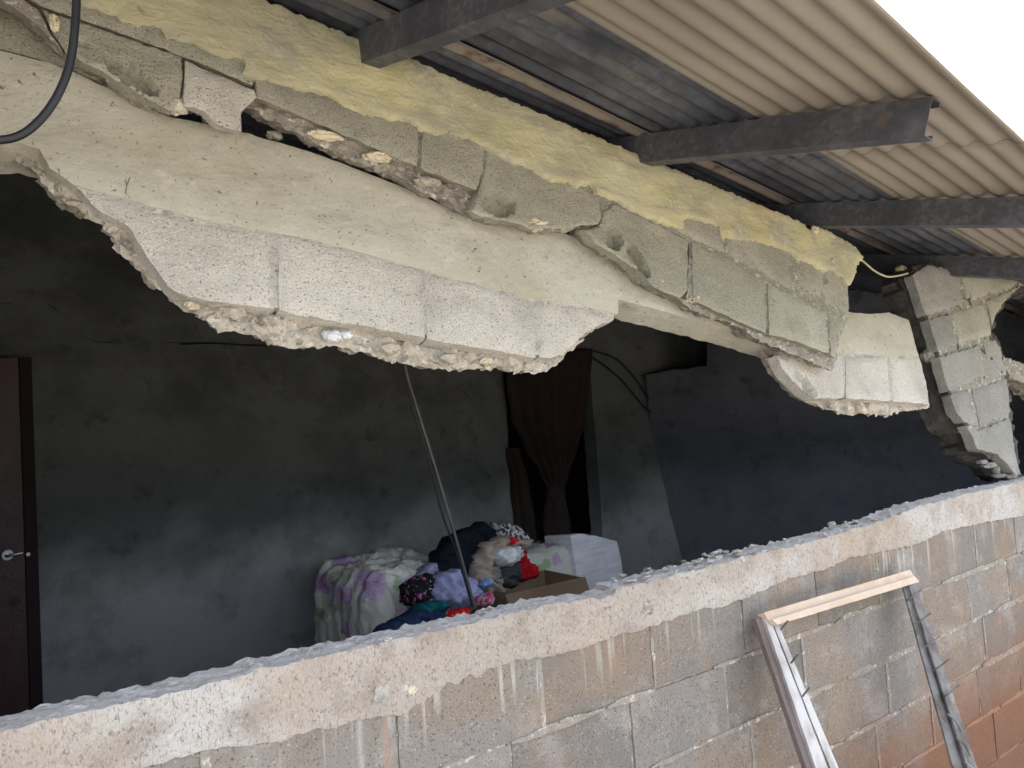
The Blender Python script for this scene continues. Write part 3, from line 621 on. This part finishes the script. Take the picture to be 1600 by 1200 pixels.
pb = [[(1427, 428), (1452, 412), (1500, 424), (1506, 474), (1449, 494)], [(1504, 425), (1620, 442), (1600, 445), (1510, 474)], [(1451, 498), (1486, 488), (1497, 537), (1468, 549)], [(1490, 487), (1539, 471), (1547, 500), (1552, 523), (1501, 537)], [(1543, 469), (1596, 447), (1575, 468), (1558, 492), (1552, 512)], [(1468, 556), (1533, 538), (1541, 588), (1502, 605), (1484, 612)], [(1537, 537), (1556, 529), (1567, 548), (1575, 586), (1545, 590)],
      [(1486, 616), (1516, 607), (1529, 668), (1508, 660), (1496, 645)], [(1520, 606), (1575, 591), (1581, 645), (1533, 667)], [(1512, 664), (1530, 672), (1580, 651), (1588, 700), (1598, 742), (1590, 744), (1562, 712), (1528, 702)]]
for i, q in enumerate(pb):
    pp = PP.off((0, -.004, .004, -.002, 0, .006, -.006, .003, 0, .008)[i]); slab('block', pp, shrink(pp.px(q), .004), .05, YBLOCK if i in (1, 3, 4) else PBLOCK, pil, res=.02, edge=.010, esc=28, face=.004, fsc=16, rings=2, ring_amp=.006, bevel=.006, seed=130 + i)
for i, (x, y, r, mt, d) in enumerate(((1408, 424, .03, LUMP, -.1), (1410, 440, .03, BROKEN_D, -.12), (1449, 556, .032, BROKEN_D, -.06), (1505, 668, .03, BROKEN_D, -.06), (1480, 640, .025, BROKEN_D, -.1))):
    rock('mortar_lump', PP.off(d).hit(x, y), r, mt, pil, seed=150 + i, sub=3)
rb = thing('rubble', 'broken block fragments crumbled at the foot of the leaning pillar', 'rubble', loc=(3.7, .1, 1.3))
for i, (x, y, r, sq) in enumerate(((1545, 727, .025, (2, 1, .5)), (1535, 722, .02, (1.6, 1, .5)), (1560, 743, .03, (1.6, 1, .4)), (1580, 745, .024, (1.5, 1, .5)), (1556, 733, .018, (1, 1, 1)))):
    rock('fragment', vplane(.06).hit(x, y), r, random.choice((BROKEN_D, PBLOCK)), rb, seed=160 + i, sub=3, sq=sq)
bf = vplane(.25)
chunk = slab('broken_block', bf, bf.px([(1563, 552), (1578, 562), (1600, 568), (1660, 590), (1660, 640), (1600, 598), (1580, 590), (1567, 578), (1558, 562)]), .12, BROKEN_D, None, res=.02, edge=.01, face=.014, rings=4, ring_amp=.02, seed=170)
tag(chunk, 'broken grey block stub poking in behind the leaning pillar at the right edge', 'block')

# ------------------------------------------------------------------ roof: sheets along the eave on C section rafters
RD = Vector((.98941, .10097, -.10427)).normalized(); PD = Vector((-.0506, .970, .2377)); PD = (PD - PD.dot(RD) * RD).normalized()
RN = RD.cross(PD)
RO = Vector((2.0, .25, .974 + ZE)); RP = Plane(RO, RN, RD)
def rst(x, y, d=0):
    P = RP.off(d).hit(x, y) - RO; return P.dot(RD), P.dot(PD)
T_EAVE = rst(1465, 122)[1]
roof = thing('corrugated_roof', 'corrugated metal roof sheets sloping over the opening, beige along the outer edge', 'roof', loc=tuple(RO))
PITCH = .076
def sheet(s0, s1, t0, t1, mat, lift, seed, wav=.002, amp=.0075):
    nt_ = int((t1 - t0) / PITCH * 10); ns = 14; V, Fc = [], []
    for i in range(ns + 1):
        for j in range(nt_ + 1):
            s = s0 + (s1 - s0) * i / ns; t = t0 + (t1 - t0) * j / nt_
            h = lift + .012 + amp * math.cos(t / PITCH * math.tau) + wav * 3 * noise.noise(Vector((s * 1.1, t * 2, 3)))
            dt = .006 * noise.noise(Vector((s * 2, 0, seed + 4))) * (j in (0, nt_))
            V.append(RO + RD * s + PD * (t + dt) + RN * h)
    for i in range(ns):
        for j in range(nt_):
            a = i * (nt_ + 1) + j; Fc.append((a, a + 1, a + nt_ + 2, a + nt_ + 1))
    o = link('roof_sheet', mesh_from(V, Fc, True, 0), mat); place(o, roof)
    md = o.modifiers.new('thickness', 'SOLIDIFY'); md.thickness = .0012; return o
tb = rst(854, 0)[1]; tb = (tb + rst(1391, 310)[1]) / 2; tl = (rst(699, 67)[1] + rst(1002, 202)[1]) / 2
cols = [(-5.8, -1.9), (-1.98, .42), (.34, 2.75), (2.66, 7.9)]
for ci, (s0, s1) in enumerate(cols):
    for ti, (t0, t1, mt, lf) in enumerate(((T_EAVE - .03, tb + .0, BEIGE, .0), (tb - .09, tl + .0, GALV, .004), (tl - .08, .62, GALV, -.001), (.55, 1.35, GALV, .004), (1.28, 2.1, GALV, 0), (2.0, 2.85, GALV, .004), (2.75, 3.6, GALV, 0), (3.5, 4.4, GALV, .004), (4.3, 6.2, GALV, 0))):
        sheet(s0, s1, t0, t1, mt, lf + .0015 * (ci % 2), ci * 10 + ti, wav=.003)
for s0, s1 in cols: sheet(s0, s1, tl - .035, tl + .05, RUSTB, -.009, 3)
# C section rafters, each on its own
def c_profile(h=.10, wd=.05, lip=.014, th=.0028):
    out = [(0, 0), (wd, 0), (wd, -lip), (wd - th, -lip), (wd - th, -th), (th, -th), (th, -h + th), (wd - th, -h + th), (wd - th, -h + lip), (wd, -h + lip), (wd, -h), (0, -h)]
    return out
prof = c_profile()
rl = ['steel rafter beside the top of the yellow plaster, nearest the camera', 'steel rafter with its open cut end showing under the beige roof edge', 'steel rafter running out of the right edge above the pillar', 'dark steel rafter resting over the head of the leaning pillar', 'steel rafter']
rp = [(611, 81), (1060, 248), (1300, 353), (1480, 430)]
for i, q in enumerate(rp):
    s, t = rst(q[0], q[1], -.10); t0, t1 = T_EAVE + .05, 4.0
    V = []; n = len(prof); ks = 8
    for k in range(ks + 1):
        tt = t0 + (t1 - t0) * k / ks
        for a, b_ in prof: V.append(RO + RD * (s + a) + PD * tt + RN * b_)
    Fc = [tuple(range(n)), tuple(range(ks * n, ks * n + n))[::-1]]
    for k in range(ks):
        for j in range(n): Fc.append((k * n + j, k * n + (j + 1) % n, k * n + n + (j + 1) % n, k * n + n + j))
    o = link('rafter', mesh_from(V, Fc, False), STEEL); tag(o, rl[i], 'rafter', 'steel rafters under the roof', 'thing')

# ------------------------------------------------------------------ room behind
pw = vplane(YB)
z_roof = lambda x, y: RO.z + (-(RN.x * (x - RO.x) + RN.y * (y - RO.y))) / RN.z
X0, X1 = -3.0, pw.hit(1105, 520).x
def wx(px): return pw.hit(px, 700).x
dl, dr_ = pw.hit(795, 700).x, pw.hit(932, 700).x; dh = pw.hit(850, 548).z
hp = [pw.hit(*q) for q in [(1106, 470), (1104, 572), (1075, 577), (1045, 580), (1022, 586), (1030, 620), (1042, 655), (1062, 740), (1096, 882), (1125, 1010)]]
outl = [(X0, .25), (dl, .25), (dl, dh), (dr_, dh), (dr_, .25)] + [(hp[-1].x, .25)] + [(p.x, p.z) for p in reversed(hp)] + [(X1, z_roof(X1, YB) + .0), (X0, z_roof(X0, YB))]
pz = Plane((0, YB, 0), (0, -1, 0))
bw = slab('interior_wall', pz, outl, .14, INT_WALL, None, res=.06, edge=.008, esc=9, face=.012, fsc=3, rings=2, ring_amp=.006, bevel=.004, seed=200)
tag(bw, 'stained grey green rendered back wall of the dark room, with a doorway', 'wall', kind='thing')
for i, (pts, rad) in enumerate((([(0, 475), (30, 474), (50, 473), (75, 476), (92, 488), (102, 492)], .004), ([(102, 492), (125, 515), (150, 534), (250, 535), (300, 536)], .0022), ([(280, 537), (330, 536), (380, 539), (420, 540)], .007), ([(325, 590), (318, 615), (308, 640)], .002))):
    tube('wall_crack', [pw.off(-.002).hit(*q) for q in pts], rad, BLACKC, bw, 5, 3)
# bluish side wall closing the room on the right, leaning
A, B_ = pw.off(-.22).hit(940, 586), pw.off(-.22).hit(1048, 1030)
dirw = Vector((.9, -1, 0)).normalized(); upw = (A - B_).normalized(); nn = dirw.cross(upw).normalized()
if nn.x > 0: nn = -nn
sp = Plane(B_, nn, dirw)
Lw = (YB - .1) / abs(dirw.y)
H = (A - B_).length
q0, q1, q2, q3 = sp.px([(1000, 588), (1040, 580), (1075, 577), (1105, 572)])
outs = q3[1] + .5
outw = [(0, -.3), (Lw, -.3), (Lw, outs), (q3[0] + .03, outs), q3, q2, q1, q0, (0, q0[1])]
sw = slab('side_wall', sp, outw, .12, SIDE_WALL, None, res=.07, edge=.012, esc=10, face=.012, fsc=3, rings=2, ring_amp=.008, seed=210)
tag(sw, 'dark bluish side wall leaning at the right of the dark room', 'wall', kind='thing')
box_ = [('rear_wall', (-3.2, 9.2, 6.0, 6.2, .2, 4.3)), ('end_wall', (-3.2, -3.0, .12, 6.2, .0, 3.9)), ('far_end_wall', (9.0, 9.2, .12, 6.2, .0, 3.6))]
for nme, bb in box_:
    o = box(nme, bb, DARK_WALL); tag(o, {'rear_wall': 'unlit wall seen through the curtained doorway', 'end_wall': 'room end wall beyond the left edge', 'far_end_wall': 'room end wall beyond the right edge'}[nme], 'wall', kind='structure')
o = box('outer_wall_left', (-3.2, -.235, -.014, .2, -.2, 2.85), UBLOCK); o['kind'] = 'structure'
o = box('outer_wall_right', (5.6, 9.2, .06, .2, 0, 2.9), PBLOCK); o['kind'] = 'structure'

# wooden door at the left
dp = vplane(YB - .06)
dxr = dp.hit(36, 800).x; dtop = dp.hit(25, 560).z
door = thing('wooden_door', 'dark reddish brown wooden door with silver handle at the left edge of the room', 'door', loc=(dxr, YB - .1, .25))
yd0 = YB - .11; wd = .82
box('door_leaf', (dxr - wd, dxr, yd0, yd0 + .04, .26, dtop), DOORW, door, .003)
box('door_edge', (dxr + .002, dxr + .055, yd0 - .004, yd0 + .1, .26, dtop), DOORE, door, .003)
for a, b2 in ((.32, .95), (1.15, 1.85)):
    for xa, xb in ((dxr - wd + .09, dxr - wd / 2 - .05), (dxr - wd / 2 + .05, dxr - .11)):
        box('panel', (xa, xb, yd0 - .012, yd0 + .01, .26 + a - .05, .26 + b2 - .05), DOORW, door, .008)
hz = vplane(yd0 - .01).hit(12, 867)
cy = tube('handle_plate', [hz + Vector((0, .008, 0)), hz + Vector((0, -.012, 0))], .024, CHROME, door, 16, 1)
tube('handle', [hz + Vector((0, 0, 0)), hz + Vector((0, -.045, 0)), hz + Vector((.06, -.05, .006))], .0075, CHROME, door, 8, 4)
hk = vplane(yd0 - .004).hit(24, 940); tube('lock_hole', [hk, hk + Vector((0, -.004, 0))], .02, BLACKC, door, 12, 1)
hk = vplane(yd0 - .006).hit(44, 866); tube('screw_head', [hk + Vector((0, .01, 0)), hk + Vector((0, -.008, 0))], .009, CHROME, door, 8, 1)

# curtain knotted in the doorway
def curtain(name, rowsx, y, mat, folds, amp, seed, n=70, parent=None):
    V, Fc = [], []; pl = vplane(y)
    # rowsx: (ypx, left px, right px)
    m = 60
    ys = np.linspace(0, len(rowsx) - 1, m + 1)
    for q in ys:
        i = min(int(q), len(rowsx) - 2); f = q - i; f = f * f * (3 - 2 * f)
        r0, r1 = rowsx[i], rowsx[i + 1]; yy = r0[0] + (r1[0] - r0[0]) * (q - i); l = r0[1] + (r1[1] - r0[1]) * f; r_ = r0[2] + (r1[2] - r0[2]) * f
        for k in range(n + 1):
            u = k / n; P = pl.hit(l + (r_ - l) * u, yy)
            a = amp * min(1, .35 + (r_ - l) / 120)
            P = P + Vector((0, -a * (math.sin(u * folds * math.tau + 1.3 * noise.noise(Vector((u * 3, q * .6, seed)))) + .6 * noise.noise(Vector((u * 9, q * .8, seed + 3)))) - .05 * math.sin(u * math.pi), 0)); V.append(P)
    for i in range(m):
        for k in range(n): a = i * (n + 1) + k; Fc.append((a, a + 1, a + n + 2, a + n + 1))
    o = link(name, mesh_from(V, Fc, True, 0), mat); md = o.modifiers.new('thickness', 'SOLIDIFY'); md.thickness = .003
    return place(o, parent)
ct = thing('curtain', 'brown curtain tied in a knot hanging in the dark doorway', 'curtain', loc=tuple(vplane(YB - .05).hit(865, 835)))
curtain('drape', [(545, 786, 926), (600, 790, 922), (650, 798, 916), (700, 820, 902), (740, 842, 890), (765, 855, 880)], YB - .06, CURT, 6, .022, 1, parent=ct)
curtain('knot_tail', [(775, 856, 882), (800, 850, 888), (825, 848, 892), (838, 850, 893)], YB - .09, CURT, 3, .018, 2, 40, parent=ct)
rock('knot', vplane(YB - .09).hit(868, 776), .085, CURT, ct, seed=4, sub=4, sq=(.95, .7, 1.1), amp=.3, sc=1.8)
c2 = curtain('side_drape', [(700, 790, 812), (760, 797, 826), (820, 803, 838), (880, 805, 845)], YB + .0, CURT, 3, .02, 6, 40)
tag(c2, 'dim reddish drape hanging at the left jamb of the doorway', 'curtain')
wq = vplane(YB - .03)
for i, pts in enumerate(([(922, 556), (950, 575), (975, 598), (995, 622), (1012, 640), (1040, 655)], [(926, 548), (962, 560), (990, 588), (1012, 620), (1024, 636)])):
    o = tube('wire', [wq.hit(*q) for q in pts], .006, BLACKC, None, 6, 5); tag(o, ('longer black wire drooping on the wall right of the doorway', 'shorter black wire running above the longer one right of the doorway')[i], 'wire')
# hanging cables
for i, pts in enumerate(([(620, 470), (632, 568), (652, 640), (680, 730), (712, 840), (742, 950)], [(614, 470), (630, 572), (648, 650), (672, 725), (690, 800), (716, 872), (738, 948)])):
    hp_ = vplane(.95 + i * .05); o = tube('hanging_cable', [hp_.hit(*q) for q in pts], (.0058, .004)[i], (WIREG, BLACKC)[i], None, 7, 6)
    tag(o, ('grey cable hanging from the beam down to the clothes, thicker of the pair', 'thin black cable hanging just beside the thicker grey one')[i], 'cable')
kp = vplane(-.28)
o = tube('black_cable', [kp.hit(*q) for q in [(118, -120), (120, -40), (118, 30), (110, 95), (92, 145), (64, 186), (30, 212), (-10, 219), (-80, 216)]], .0062, BLACKC, None, 10, 8); tag(o, 'thick black cable looping across the top left corner', 'cable')
cw = UP.off(-.01)
o = tube('cream_wire', [cw.hit(*q) for q in [(1330, 398), (1348, 408), (1366, 423), (1385, 432), (1402, 431), (1418, 427)]], .0045, CREAMC, None, 8, 6); tag(o, 'short cream wire strung from the yellow plaster to the pillar head', 'wire')

# ------------------------------------------------------------------ sofa, clothes, boxes in the room
def soft(name, b, mat, parent, bev=.07, seed=0, amp=.012):
    x0, x1, y0, y1, z0, z1 = b; bm = bmesh.new(); bmesh.ops.create_cube(bm, size=1)
    bmesh.ops.subdivide_edges(bm, edges=bm.edges[:], cuts=44, use_grid_fill=True)
    sx, sy, sz = (x1 - x0) / 2, (y1 - y0) / 2, (z1 - z0) / 2; c = Vector(((x0 + x1) / 2, (y0 + y1) / 2, (z0 + z1) / 2))
    for v in bm.verts:
        p = Vector((v.co.x * 2 * sx, v.co.y * 2 * sy, v.co.z * 2 * sz)); r = min(bev, sx, sy, sz)
        q = Vector((max(-sx + r, min(sx - r, p.x)), max(-sy + r, min(sy - r, p.y)), max(-sz + r, min(sz - r, p.z))))
        d = p - q
        if d.length > 1e-6: p = q + d.normalized() * r
        nr = (p - q).normalized() if d.length > 1e-6 else Vector((0, 0, 1))
        pw_ = p + Vector((noise.noise(p * 6), noise.noise(p * 6 + Vector((5, 0, 0))), 0)) * .08
        f = noise.noise(p * 5 + Vector((seed, 0, 0))) * amp * .6 + (1 - min(1, abs(noise.noise(Vector((pw_.x * 10 + pw_.z * 3, pw_.y * 9, pw_.z * 2.5 + seed)))) * 3)) * amp * .8 + (1 - min(1, abs(noise.noise(Vector((pw_.x * 22, pw_.y * 18, pw_.z * 8 + seed)))) * 3)) * amp * .3
        v.co = c + p + nr * f
    me = bpy.data.meshes.new('m'); bm.to_mesh(me); bm.free(); me.polygons.foreach_set('use_smooth', [True] * len(me.polygons))
    return place(link(name, me, mat), parent)
YS = 2.05
a0 = vplane(YS - .25); xl = vplane(YS + .4).hit(498, 930).x; ztop = a0.hit(600, 900).z; xr = vplane(YS).hit(905, 870).x; zb = vplane(YS + .1).hit(865, 856).z
sofa = thing('sofa', 'sofa under a white floral sheet with purple flowers, half hidden behind the low wall', 'sofa', loc=((xl + xr) / 2, YS + .2, .25))
soft('armrest', (xl + .0, xl + .55, YS - .30, YS + .5, .26, ztop), FLORAL, sofa, .13, 1, .035)
soft('backrest', (xl + .2, xr + .02, YS + .05, YS + .45, .26, zb), FLORAL, sofa, .10, 2, .02)
soft('seat', (xl + .3, xr - .1, YS - .45, YS + .2, .26, .64), FLORAL, sofa, .08, 3)
CL = []
def garment(label, cat, pts, y, mat, puff=.1, w=.06, fold=(.03, 16, 1, .4), seed=0, name='garment', group='clothes heaped on the sofa'):
    pl = Plane((0, y, ZE), (0, -1, .25)); o = slab(name, pl, pl.px(pts), .12, mat, None, res=.007, edge=.018, esc=20, face=0, rings=3, ring_amp=.01, bevel=.004, puff=puff, puffw=min(w, .02), fold=fold, seed=seed, taper=.25, sharp=0)
    return tag(o, label, cat, group)
C = lambda n, c, p=None: mk_cloth(n, tuple(min(.85, v * 1.35) for v in c[:3]) + (1,), p)
garment('black garment lying at the top left of the clothes heap', 'clothing', [(664, 890), (672, 868), (690, 845), (712, 830), (745, 817), (770, 818), (782, 835), (775, 870), (760, 905), (735, 925), (700, 920), (678, 905)], 1.98, C('black_cloth', (.012, .013, .02, 1)), .09, .07, (.03, 10, .7, .7), 1)
garment('black and white patterned garment on the top of the clothes heap', 'clothing', [(762, 818), (785, 817), (805, 822), (818, 838), (822, 852), (800, 850), (780, 842), (768, 834)], 1.93, C('patterned_cloth', (.42, .42, .42, 1), [((.03, .03, .04, 1), 55, .52, .56)]), .06, .04, (.025, 18, 1, .2), 2)
garment('dark red garment hanging between the heap and the floral backrest', 'clothing', [(806, 850), (818, 862), (824, 880), (836, 886), (838, 900), (826, 908), (808, 910), (800, 890)], 1.90, C('red_cloth', (.38, .012, .02, 1)), .05, .03, (.03, 20, 1, .1), 3)
garment('beige trousers draped over the middle of the clothes heap', 'clothing', [(734, 912), (733, 890), (742, 868), (752, 848), (775, 838), (805, 838), (824, 848), (820, 858), (792, 856), (772, 862), (764, 880), (762, 900), (778, 915), (792, 920), (780, 930), (755, 930), (742, 924)], 1.86, C('beige_cloth', (.36, .29, .24, 1)), .07, .035, (.035, 15, .6, .8), 4)
garment('small bright red cloth corner tucked into the top of the heap', 'clothing', [(797, 840), (806, 839), (814, 848), (810, 853), (802, 849)], 1.80, C('bright_red_cloth', (.55, .02, .03, 1)), .03, .02, (.01, 20, 1, 0), 5)
garment('charcoal grey garment under the crumpled white cloth', 'clothing', [(776, 884), (800, 876), (814, 882), (812, 905), (800, 920), (782, 918), (770, 905)], 1.84, C('charcoal_cloth', (.05, .052, .055, 1)), .06, .03, (.03, 20, .3, 1), 6)
garment('crumpled white cloth in the middle of the clothes heap', 'clothing', [(764, 872), (772, 858), (790, 853), (808, 858), (812, 872), (804, 882), (785, 884), (770, 880)], 1.78, C('white_cloth', (.62, .63, .63, 1)), .06, .03, (.04, 24, 1, .5), 7)
garment('grey striped cloth below the crumpled white one', 'clothing', [(760, 890), (775, 880), (784, 898), (790, 912), (778, 912), (765, 905)], 1.80, C('grey_cloth', (.2, .19, .17, 1)), .04, .025, (.02, 20, .2, 1), 14)
garment('small light blue cloth scrap low in the clothes heap', 'clothing', [(750, 912), (756, 904), (772, 905), (768, 916), (756, 922)], 1.76, C('light_blue_cloth', (.22, .36, .68, 1)), .03, .02, (.02, 20, 1, 0), 8)
garment('lavender blue shirt spread at the front of the clothes heap', 'clothing', [(670, 925), (672, 902), (690, 895), (706, 889), (716, 892), (734, 905), (748, 925), (756, 942), (738, 950), (710, 950), (690, 945)], 1.72, C('lavender_cloth', (.30, .31, .47, 1)), .07, .05, (.03, 13, 1, .6), 9)
garment('black garment with pink flowers at the left of the lavender shirt', 'clothing', [(634, 930), (636, 910), (648, 900), (664, 898), (674, 910), (672, 935), (660, 948), (645, 946)], 1.74, C('black_pink_cloth', (.02, .018, .024, 1), [((.6, .12, .3, 1), 22, .60, .63), ((.4, .4, .42, 1), 48, .63, .66)]), .07, .04, (.03, 18, 1, .2), 10)
garment('teal garment folded over the navy trousers', 'clothing', [(640, 960), (652, 945), (672, 938), (690, 938), (702, 948), (690, 958), (665, 964)], 1.66, C('teal_cloth', (.012, .11, .13, 1)), .05, .03, (.025, 14, 1, .2), 11)
garment('navy blue trousers lying along the front of the heap', 'clothing', [(580, 995), (590, 980), (612, 966), (640, 954), (670, 950), (700, 956), (698, 970), (680, 985), (640, 1000), (600, 1010)], 1.62, C('navy_cloth', (.025, .04, .095, 1)), .07, .05, (.03, 13, .5, 1), 12)
garment('bright red patterned cloth at the front edge of the heap', 'clothing', [(690, 968), (696, 955), (715, 950), (735, 950), (736, 960), (720, 968), (700, 975)], 1.55, C('red_print_cloth', (.55, .02, .025, 1), [((.7, .5, .15, 1), 40, .62, .66)]), .05, .03, (.02, 18, 1, 0), 13)
garment('small pink and white ball of cloth beside the cables', 'clothing', [(752, 940), (755, 930), (766, 926), (774, 934), (770, 945), (758, 947)], 1.52, C('pink_cloth', (.75, .45, .5, 1), [((.75, .08, .25, 1), 30, .5, .56)]), .04, .02, (.01, 18, 1, 0), 15)
garment('pale blue sleeve poking out behind the black garment', 'clothing', [(655, 898), (664, 884), (676, 880), (684, 892), (676, 902), (662, 904)], 1.88, C('pale_blue_cloth', (.28, .3, .42, 1)), .04, .03, (.02, 18, 1, 0), 16)
# cardboard box (open, flaps) and foam package
bp = vplane(1.5)
b0, b1 = bp.hit(790, 925), bp.hit(915, 905)
cb = thing('cardboard_box', 'open brown cardboard box beside the clothes heap', 'box', loc=(b0.x + .3, 1.6, .7))
zt = bp.hit(868, 913).z
box('box_front', (b0.x, b1.x, 1.5, 1.508, .62, zt), CARD, cb); box('box_side', (b0.x, b0.x + .008, 1.51, 1.85, .62, zt - .002), CARD, cb); box('box_back', (b0.x, b1.x, 1.85, 1.858, .62, zt - .004), CARD, cb); box('box_end', (b1.x - .008, b1.x, 1.51, 1.85, .62, zt - .003), CARD, cb); box('box_bottom', (b0.x + .01, b1.x - .01, 1.51, 1.85, .61, .618), CARD, cb)
place(link('flap', mesh_from([(b0.x, 1.5, zt), (b1.x, 1.5, zt), (b1.x - .06, 1.40, zt - .05), (b0.x - .04, 1.40, zt - .07), (b0.x, 1.503, zt + .004), (b1.x, 1.503, zt + .004), (b1.x - .06, 1.40, zt - .046), (b0.x - .04, 1.40, zt - .066)], [(0, 1, 2, 3), (7, 6, 5, 4), (0, 4, 5, 1), (1, 5, 6, 2), (2, 6, 7, 3), (3, 7, 4, 0)], False), CARD), cb)
fp = Plane((0, 1.72, ZE), (.15, -1, .1))
fo = slab('foam_package', fp, fp.px([(893, 836), (905, 833), (935, 838), (966, 846), (973, 880), (978, 930), (908, 935), (900, 880)]), .24, FOAM, None, res=.02, edge=.004, face=.004, fsc=8, rings=3, ring_amp=.004, bevel=.008, seed=230)
tag(fo, 'white plastic wrapped package standing to the right of the floral sofa', 'package')

# ------------------------------------------------------------------ louvre window frame leaning on the low wall
top_l = vplane(-.05).hit(1197, 968); k = .42
FPn = Vector((0, -1, k)).normalized(); FPl = Plane(top_l, FPn)
wf = thing('window_frame', 'loose louvre window frame of pale wood and metal leaning against the low wall', 'window frame', loc=tuple(FPl.hit(1360, 1190)))
def bar(name, px, thick, mat, off=0, parent=wf, **kw):
    pl = FPl.off(off); return slab(name, pl, pl.px(px), thick, mat, parent, res=.03, edge=.0008, esc=20, face=.0006, rings=1, ring_amp=0, bevel=.0015, **kw)
bar('top_rail', [(1194, 957), (1423, 890), (1430, 902), (1202, 970)], .03, PINEW, .02)
bar('top_lip', [(1207, 968), (1430, 900), (1437, 909), (1216, 976)], .02, PINEW, .032)
bar('left_stile', [(1181, 966), (1194, 962), (1297, 1245), (1276, 1245)], .018, DARKW, 0)
bar('left_channel', [(1195, 966), (1206, 972), (1312, 1245), (1291, 1245)], .03, ALU, .012)
bar('left_track', [(1208, 972), (1217, 976), (1330, 1245), (1316, 1245)], .02, ALU, .004)
bar('right_rail', [(1411, 914), (1420, 912), (1521, 1245), (1503, 1245)], .008, RUSTY, 0)
bar('right_rail_edge', [(1422, 911), (1431, 909), (1543, 1245), (1524, 1245)], .008, RUSTY, .008)
bar('right_track', [(1421, 915), (1423, 914), (1530, 1245), (1527, 1245)], .008, RUSTY, .014)
for i, (x, y) in enumerate(((1425, 925), (1438, 962), (1452, 998), (1467, 1034), (1483, 1075), (1496, 1113), (1510, 1150), (1523, 1188))):
    a = FPl.off(.012).hit(x - 9, y + 14); b2 = FPl.off(.04).hit(x + 3, y + 6); c_ = FPl.off(.06).hit(x + 16, y - 4)
    if i in (0, 1, 2, 3, 4): tube('louvre_clip', [a, b2, c_], .0028, RUSTY, wf, 6, 3)
    else: tube('louvre_clip', [FPl.off(.02).hit(x - 16, y + 2), FPl.off(.03).hit(x - 2, y + 14), FPl.off(.02).hit(x + 6, y + 30)], .004, RUSTY, wf, 6, 3)
for i, (x, y) in enumerate(((1228, 978), (1244, 1030), (1262, 1082))):
    tube('louvre_clip', [FPl.off(.01).hit(x - 8, y + 6), FPl.off(.05).hit(x + 3, y - 8)], .003, RUSTY, wf, 6, 3)
